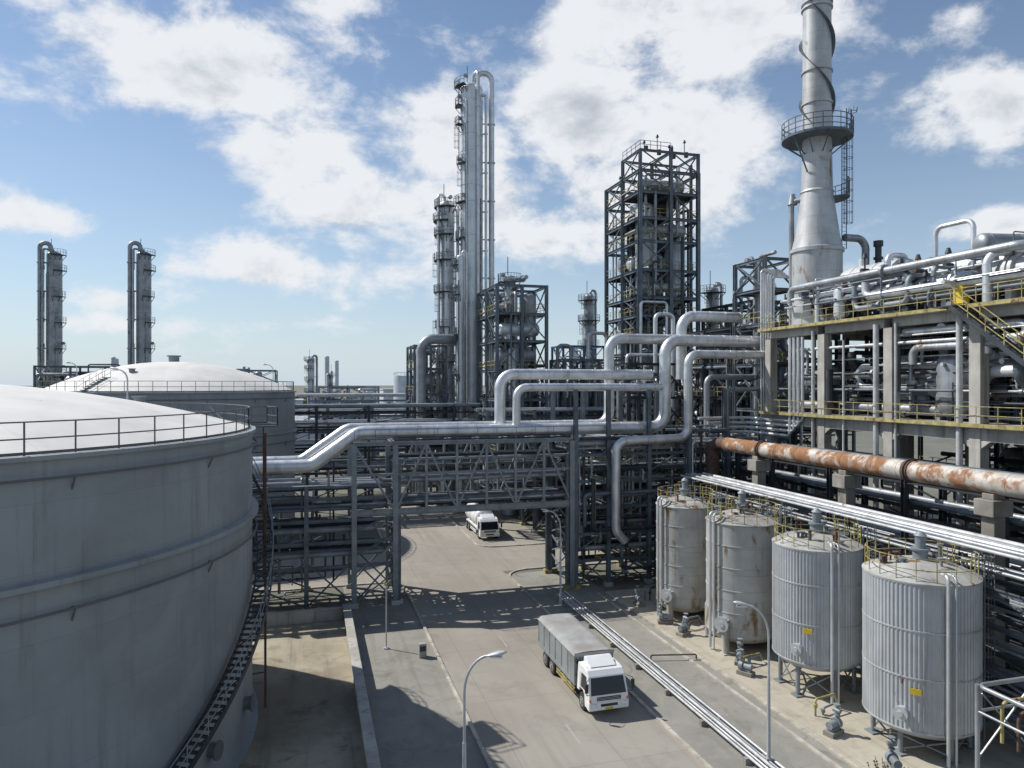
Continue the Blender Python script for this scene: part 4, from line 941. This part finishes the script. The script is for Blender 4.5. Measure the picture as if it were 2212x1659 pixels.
for i in range(6500):
    x=rg.uniform(-900,1500);y=rg.uniform(520,760);h=rg.uniform(2,11+4*math.sin(x*.02))
    s=rg.uniform(1.5,4);a=rg.uniform(0,3.14);c=Vector((x,y,rg.uniform(.5,h)))
    u=Vector((math.cos(a),math.sin(a),rg.uniform(-.4,.4)))*s;v=Vector((rg.uniform(-.4,.4),rg.uniform(-.4,.4),1))*s*.7
    mb.add([c-u,c-v*.8,c+u,c+v],[(0,1,2,3)])
mk('distant_woodland',mb,M['bush'],kind='stuff',label='low dark line of far off trees',category='trees')
# ------------------------------------------------------------------ near pipe frame
T=thing('pipe_support_frame',(24.5,17.5,0),'grey tubular frame with rusty pipes beside the apron','pipe support')
mb=MB()
for (x,y) in((22.8,19.6),(27.7,19.6),(22.8,15.2),(27.7,15.2)): mb.cyl((x,y,0),(x,y,7.85),.08,n=12)
mb.tube([(22.8,15.2,7.8),(22.8,19.6,7.8),(27.7,19.6,7.8),(27.7,15.2,7.8),(22.8,15.2,7.8)],.08,12,bend=.3)
mb.tube([(22.8,19.6,6.9),(27.7,19.6,6.9)],.05,10);mb.tube([(22.8,15.2,6.9),(22.8,19.6,6.9)],.05,10)
mb.beam((22.8,19.6,5.2),(25.5,19.6,7.7),.05);mb.beam((25.5,19.6,5.0),(23.0,19.6,7.5),.04)
mk('frame',mb,M['galvd'],parent=T)
for z,y in((7.45,19.0),(7.3,18.4),(7.5,17.7)):
    mb=MB();mb.tube([(23.2,y,6.0),(23.2,y,z),(29,y-.3,z)],.06,10,bend=.3);mk('pipe',mb,M['rustd' if z<7.4 else 'yellow'],parent=T)
T=thing('dry_shrub',(25.6,26.2,.0),'wispy dry shrub growing beside the vessel apron','shrub')
rg=random.Random(4);mb=MB();ml=MB()
for i in range(60):
    a=rg.uniform(0,6.28);l=rg.uniform(.4,1.3);bx,by=25.6+rg.uniform(-.7,.7),26.0+rg.uniform(-1.,.8);tx=bx+math.cos(a)*l*.35;ty=by+math.sin(a)*l*.35
    mb.beam((bx,by,0),(tx,ty,l),.014)
    for k in range(10):
        c=Vector((bx,by,0)).lerp(Vector((tx,ty,l)),rg.uniform(.3,1));u=Vector((rg.uniform(-1,1),rg.uniform(-1,1),rg.uniform(-.5,.5)))*.05;v=Vector((rg.uniform(-1,1),rg.uniform(-1,1),1))*.06
        ml.add([c-u,c-v,c+u,c+v],[(0,1,2,3)])
mk('stem',mb,M['bush'],parent=T,kind='stuff');mk('leaves',ml,M['bush'],parent=T,kind='stuff')
# ------------------------------------------------------------------ trucks
def prism(mb,prof,x0,x1,m=0,inset=0):
    n=len(prof);zt=max(p[1] for p in prof)
    A=[(x0+inset*max(0,(z-1.2)/(zt-1.2)),y,z) for y,z in prof];B=[(x1-inset*max(0,(z-1.2)/(zt-1.2)),y,z) for y,z in prof]
    mb.add(A+B,[tuple(range(n)),tuple(reversed(range(n,2*n)))]+[(i,i+n,(i+1)%n+n,(i+1)%n) for i in range(n)],m)
def wheel(T,x,y,side,r=.5,dual=False):
    w=.28 if not dual else .56
    x0=x if side<0 else x-w
    mb=MB();k=28
    xs_=[x0,x0+.04,x0+w-.04,x0+w];rr=[r-.05,r,r,r-.05]
    vs=[];fs=[]
    for a,b in zip(xs_,rr):
        for j in range(k): vs.append((a,y+b*math.cos(2*math.pi*j/k),r+b*math.sin(2*math.pi*j/k)))
    for i in range(3):
        for j in range(k): fs.append((i*k+j,i*k+(j+1)%k,(i+1)*k+(j+1)%k,(i+1)*k+j))
    fs+= [tuple(range(k)),tuple(reversed(range(3*k,4*k)))]
    mb.add(vs,fs,0,False)
    W=mk('wheel',mb,M['tyre'],parent=T)
    W['_loc']=T['_loc'];EMPS.append(W)
    mb=MB();xo=x0-.012 if side<0 else x0+w+.012;xi=x0+.02 if side<0 else x0+w-.02
    mb.cyl((xi,y,r),(xo,y,r),r*.58,n=22);mb.cyl((xo,y,r),(xo+.06*side,y,r),r*.25,n=14)
    for j in range(8):
        a=2*math.pi*j/8;mb.cyl((xo,y+r*.42*math.cos(a),r+r*.42*math.sin(a)),(xo+.03*side,y+r*.42*math.cos(a),r+r*.42*math.sin(a)),.03,n=6)
    mk('rim',mb,M['rim'],parent=W)
def truck(X,Y,kind,lab):
    T=thing('truck',(X,Y,0),lab,'truck')
    h=1.18
    mb=MB()
    prof=[(.06,.42),(.0,.75),(.0,1.18),(.30,2.18),(.55,2.42),(1.0,2.5),(1.85,2.5),(1.9,2.3),(1.9,.95),(1.55,.95),(1.5,1.12),(1.35,1.2),(.95,1.2),(.78,1.05),(.72,.6),(.7,.42)]
    prism(mb,[(Y+a,b) for a,b in prof],X-h,X+h,0,.08)
    C=mk('cab',mb,M['white'],parent=T,bevel=.05);C['_loc']=T['_loc'];EMPS.append(C)
    def fpt(x,t,o=.015):
        y=.0+.30*t;z=1.18+1.0*t;return (X+x,Y+y-o,z+.0)
    mb=MB()
    a=.05;b=.93
    mb.add([fpt(-1.06,a),fpt(1.06,a),fpt(.98,b),fpt(-.98,b),fpt(-1.06,a,-.05),fpt(1.06,a,-.05),fpt(.98,b,-.05),fpt(-.98,b,-.05)],[(0,1,2,3),(4,7,6,5),(0,4,5,1),(1,5,6,2),(2,6,7,3),(3,7,4,0)])
    mk('windscreen',mb,M['glass'],parent=C,bevel=.02)
    for s in(-1,1):
        mb=MB()
        pts=[(.34,1.32),(1.25,1.32),(1.25,2.1),(.55,2.1)]
        xx=lambda z:X+s*(h-.08*max(0,(z-1.2)/1.3)+.012)
        mb.add([(xx(z),Y+y,z) for y,z in pts]+[(xx(z)-s*.04,Y+y,z) for y,z in pts],[(0,1,2,3),(7,6,5,4),(0,4,5,1),(1,5,6,2),(2,6,7,3),(3,7,4,0)])
        mk('side_window',mb,M['glass'],parent=C)
        mb=MB()
        mb.tube([(X+s*1.12,Y+.15,2.15),(X+s*1.38,Y-.12,2.1),(X+s*1.38,Y-.12,1.35),(X+s*1.15,Y+.05,1.3)],.018,6,bend=.05);mb.box(X+s*1.38-.1,X+s*1.38+.1,Y-.17,Y-.09,1.5,1.98)
        mk('mirror',mb,M['chassis'],parent=C)
        mb=MB();mb.box(X+s*.93-.2,X+s*.93+.2,Y-.09,Y-.045,.60,.80);mk('headlight',mb,M['light'],parent=C,bevel=.02)
        mb=MB();mb.box(X+s*1.12-.055,X+s*1.12+.055,Y-.03,Y+.02,.88,1.02);mk('indicator',mb,M['orange'],parent=C)
        mb=MB();xd=X+s*(h+.004);mb.beam((xd,Y+.30,1.15),(xd,Y+.30,1.32),.01,.02);mb.beam((xd,Y+1.36,.98),(xd,Y+1.36,2.1),.015,.02);mb.box(min(xd,xd+s*.03),max(xd,xd+s*.03),Y+1.12,Y+1.28,1.16,1.2)
        mk('door_trim',mb,M['chassis'],parent=C)
    mb=MB()
    for z in(.95,1.03,1.11): mb.box(X-.72,X+.72,Y-.03,Y-.005,z-.022,z+.022)
    mb.box(X-.5,X+.5,Y-.075,Y-.05,.62,.76);mk('grille',mb,M['chassis'],parent=C)
    mb=MB();mb.box(X-1.2,X+1.2,Y-.05,Y+.35,.40,.86);mk('bumper',mb,M['white'],parent=C,bevel=.05)
    mb=MB();mb.box(X-.22,X+.22,Y-.075,Y-.055,.44,.56);mk('number_plate',mb,M['yel2'],parent=C)
    for xa in(-.45,.35):
        mb=MB();mb.tube([(X+xa,Y,1.22),(X+xa+.35,Y+.17,1.75)],.012,5);mk('wiper',mb,M['chassis'],parent=C)
    mb=MB();prism(mb,[(Y+.75,2.5),(Y+1.55,2.82),(Y+1.75,2.82),(Y+1.8,2.5)],X-.8,X+.8);mk('roof_fairing',mb,M['white'],parent=C,bevel=.04)
    Ln=8.9
    mb=MB()
    for s in(-.42,.42): mb.box(X+s-.06,X+s+.06,Y+.5,Y+Ln-.2,.68,.92)
    for k in range(7): mb.box(X-.42,X+.42,Y+1+k*1.15,Y+1.1+k*1.15,.7,.88)
    for s in(-1,1):
        mb.cyl((X+s*.8,Y+2.3,.62),(X+s*.8,Y+3.4,.62),.28,n=16)
        for yy in(1.15,6.3,7.6): mb.cyl((X,Y+yy,.5),(X+s*.95,Y+yy,.5),.09,n=10)
    mk('chassis',mb,M['chassis'],parent=T)
    for s in(-1,1):
        wheel(T,X+s*1.16,Y+1.15,s)
        wheel(T,X+s*1.18,Y+6.3,s,dual=True);wheel(T,X+s*1.18,Y+7.6,s,dual=True)
        mb=MB()
        for z in(.55,.75): mb.box(X+s*1.16-.02,X+s*1.16+.02,Y+2.3,Y+5.4,z-.05,z+.05)
        for k in range(6): mb.box(X+s*1.15-.02,X+s*1.15+.02,Y+2.4+k*.58,Y+2.46+k*.58,.5,.95)
        mk('side_guard',mb,M['yellow'] if kind=='box' else M['white'],parent=T)
    if kind=='box':
        y0,y1=Y+2.15,Y+Ln;mb=MB()
        mb.box(X-1.22,X+1.22,y0,y1,.97,1.12);mb.box(X-1.2,X+1.2,y0+.03,y1-.03,1.12,2.72)
        for s in(-1,1):
            n=6
            for k in range(n+1):
                yy=y0+.06+(y1-y0-.12)*k/n;mb.box(X+s*1.21-.02,X+s*1.21+.02,yy-.035,yy+.035,1.12,2.72)
            for z in(1.2,2.68): mb.box(X+s*1.225-.02,X+s*1.225+.02,y0,y1,z-.045,z+.045)
        for k in range(5): mb.box(X-1.1+k*.5,X-1.02+k*.5,y0-.03,y0+.02,1.12,2.7)
        mb.box(X-1.2,X+1.2,y0-.05,y0-.0,2.62,2.74)
        mk('cargo_body',mb,M['bodyp'],parent=T,bevel=.012)
        mb=MB();nx,ny=10,36;vs=[];rgt=random.Random(3)
        for j in range(ny+1):
            for i in range(nx+1):
                u=i/nx*2-1;t=j/ny
                z=2.86+.05*math.cos(u*1.5)-.03*abs(math.sin(t*math.pi*6))*(1-abs(u))*1.0+rgt.uniform(-.006,.006)
                if i in(0,nx): z=2.70
                vs.append((X+u*1.27,y0-.06+(y1-y0+.1)*t,z))
        mb.add(vs,[(j*(nx+1)+i,j*(nx+1)+i+1,(j+1)*(nx+1)+i+1,(j+1)*(nx+1)+i) for j in range(ny) for i in range(nx)],0,True)
        mb.box(X-1.25,X+1.25,y0-.055,y0-.05,2.7,2.86);mb.box(X-1.25,X+1.25,y1+.04,y1+.045,2.6,2.86)
        mk('tarpaulin_cover',mb,M['tarp'],parent=T)
        mb=MB();mb.box(X-1.15,X+1.15,y0-.12,y0-.06,2.3,2.42);mb.box(X-1.15,X+1.15,y0-.12,y0-.06,1.6,1.68);mb.box(X-1.1,X-1.04,y0-.12,y0-.06,1.2,2.5);mb.box(X+1.04,X+1.1,y0-.12,y0-.06,1.2,2.5);mk('headboard_rail',mb,M['chassis'],parent=T)
    else:
        mb=MB();vessel_h(mb,(X,Y+2.1,2.15),(X,Y+9.0,2.15),1.22,n=28);mb.box(X-1.0,X+1.0,Y+2.5,Y+8.5,.93,1.1)
        mk('tank_body',mb,M['white'],parent=T)
        mb=MB()
        for k in range(3): mb.cyl((X,Y+3.4+k*2.0,3.3),(X,Y+3.4+k*2.0,3.55),.3,n=16)
        mb.box(X-.35,X+.35,Y+2.8,Y+8.3,3.36,3.4)
        mb.rail([(X-.38,Y+2.8,3.38),(X-.38,Y+8.3,3.38)],.4,1.2,.03);mk('manhole_walkway',mb,M['steelg'],parent=T)
    return T
truck(16.05,36.4,'box','white cab truck with grey tarpaulin covered cargo body')
truck(20.6,81.3,'tank','white tanker truck parked in the paved lay-by')
# ------------------------------------------------------------------ camera, sun, sky
cam=D.cameras.new('Camera');co=D.objects.new('Camera',cam);COL.objects.link(co)
cam.sensor_width=36;cam.lens=24.9;cam.clip_end=12000;cam.clip_start=.5
co.location=(0,0,18.5);co.rotation_euler=(rad(90),0,rad(-16));scene.camera=co
E=46.5;lx,ly=.77,-.64;ln=math.hypot(lx,ly);lx/=ln;ly/=ln
dv=Vector((lx*math.cos(rad(E)),ly*math.cos(rad(E)),-math.sin(rad(E))))
sl=D.lights.new('Sun','SUN');sl.energy=5.0;sl.angle=rad(.5);sl.color=(1,.96,.90)
so=D.objects.new('Sun',sl);COL.objects.link(so);so.rotation_euler=dv.to_track_quat('-Z','Y').to_euler();so.location=(-60,60,80)
w=D.worlds.new('World');scene.world=w;w.use_nodes=True;t=NT(w.node_tree);w.node_tree.nodes.clear()
out=t.n('ShaderNodeOutputWorld');sky=t.n('ShaderNodeTexSky',sky_type='NISHITA');sky.sun_disc=False
sky.sun_elevation=rad(E);sky.sun_rotation=math.atan2(-lx,-ly);sky.air_density=1.0;sky.dust_density=.2;sky.ozone_density=1.0;sky.altitude=0
tc=t.n('ShaderNodeTexCoord').outputs['Generated'];sx_=t.n('ShaderNodeSeparateXYZ');t.l(tc,sx_.inputs[0])
az=t.math('ARCTAN2',sx_.outputs[0],sx_.outputs[1]);el=t.math('ARCSINE',sx_.outputs[2])
skc=t.mix(1.0,sky.outputs[0],(1.06,1.10,1.14),'MULTIPLY')
bg=t.n('ShaderNodeBackground');t.l(skc,bg.inputs[0]);bg.inputs[1].default_value=.098
hz=t.math('POWER',2.71828,t.math('MULTIPLY',t.math('MAXIMUM',el,0.0),-6.0))
bgh=t.n('ShaderNodeBackground');bgh.inputs[0].default_value=(.56,.67,.78,1);bgh.inputs[1].default_value=1.0
mh=t.n('ShaderNodeMixShader');t.l(t.math('MULTIPLY',hz,.9),mh.inputs[0]);t.l(bg.outputs[0],mh.inputs[1]);t.l(bgh.outputs[0],mh.inputs[2])
blobs=[(-8.5,22.5,9,4.0,1),(-18,25,4,2.2,.55),(2.5,27.5,4.5,3.5,.8),(-2,17,8,3.2,.95),(5,13.5,9,4.0,1.05),(11,18.5,7,3.6,.95),(13,13.5,8,4,1.0),(22,20,7,5,1.2),(27,15.0,9,4,1.05),(22,12.5,6,3,1),
 (24,28,7,5,1.15),(32,26,9,5,1.25),(31,19,8,4.5,1.15),(38,29,8,3,1.0),(47,17,3,1.6,.7),(-4,9.5,8,2.4,.9),(2,8.5,7,2.2,.85),(-12,6.5,10,1.4,.62),(-18.5,11.2,5,1.6,1.0),(-16,4.2,6,1.0,.55),(51,18,4,3.2,1),(48.5,23.5,3,1.6,.75),
 (51,10.5,5,1.3,1),(19,11.3,5,1.5,.9),(-2,4.5,14,1.0,.5),(43,7.5,3,.8,.6),(38,8.5,4,.8,.55),
 (90,30,20,8,1),(140,25,25,8,1),(-80,25,20,8,1),(-140,35,25,9,1),(180,20,20,6,1),(60,50,25,8,.9),(-60,55,25,8,.9)]
mask=None
for a,e,wa,we,wt in blobs:
    q=t.math('ADD',t.math('POWER',t.math('ABSOLUTE',t.math('DIVIDE',t.math('SUBTRACT',az,rad(a)),rad(wa))),2.0),t.math('POWER',t.math('ABSOLUTE',t.math('DIVIDE',t.math('SUBTRACT',el,rad(e)),rad(we))),2.0))
    v=t.math('MULTIPLY',t.math('POWER',2.71828,t.math('MULTIPLY',q,-1.0)),wt)
    mask=v if mask is None else t.math('MAXIMUM',mask,v)
nv=t.mapv(tc,(1,1,1.6))
N=t.noise(nv,7.0,13,.62,.15);N2=t.noise(t.mapv(tc,(1,1,1.6),(-.012,.010,.028)),7.0,7,.62,.15)
raw=t.math('ADD',t.math('MULTIPLY',mask,.88),t.math('MULTIPLY',t.math('SUBTRACT',N,.5),2.5))
dens=t.math('POWER',t.ramp(raw,.22,.74),1.15);core=t.ramp(raw,.75,1.35)
rel=t.math('MULTIPLY',t.math('SUBTRACT',N,N2),1.5)
br=t.math('ADD',t.math('SUBTRACT',1.0,t.math('MULTIPLY',core,.26)),rel)
br=t.math('MINIMUM',t.math('MAXIMUM',br,.5),1.05)
cc=t.mix(t.ramp(br,.55,1.0),(.52,.57,.64),(.93,.95,.985))
bgc=t.n('ShaderNodeBackground');t.l(cc,bgc.inputs[0]);bgc.inputs[1].default_value=.92
ms=t.n('ShaderNodeMixShader');t.l(t.math('MULTIPLY',dens,.96),ms.inputs[0]);t.l(mh.outputs[0],ms.inputs[1]);t.l(bgc.outputs[0],ms.inputs[2]);t.l(ms.outputs[0],out.inputs[0])
scene.view_settings.view_transform='Standard';scene.view_settings.look='None';scene.view_settings.exposure=0
for o in D.objects:
    if '_loc' in o: del o['_loc']
print('faces',sum(len(m.polygons) for m in D.meshes),'objs',len(D.objects))
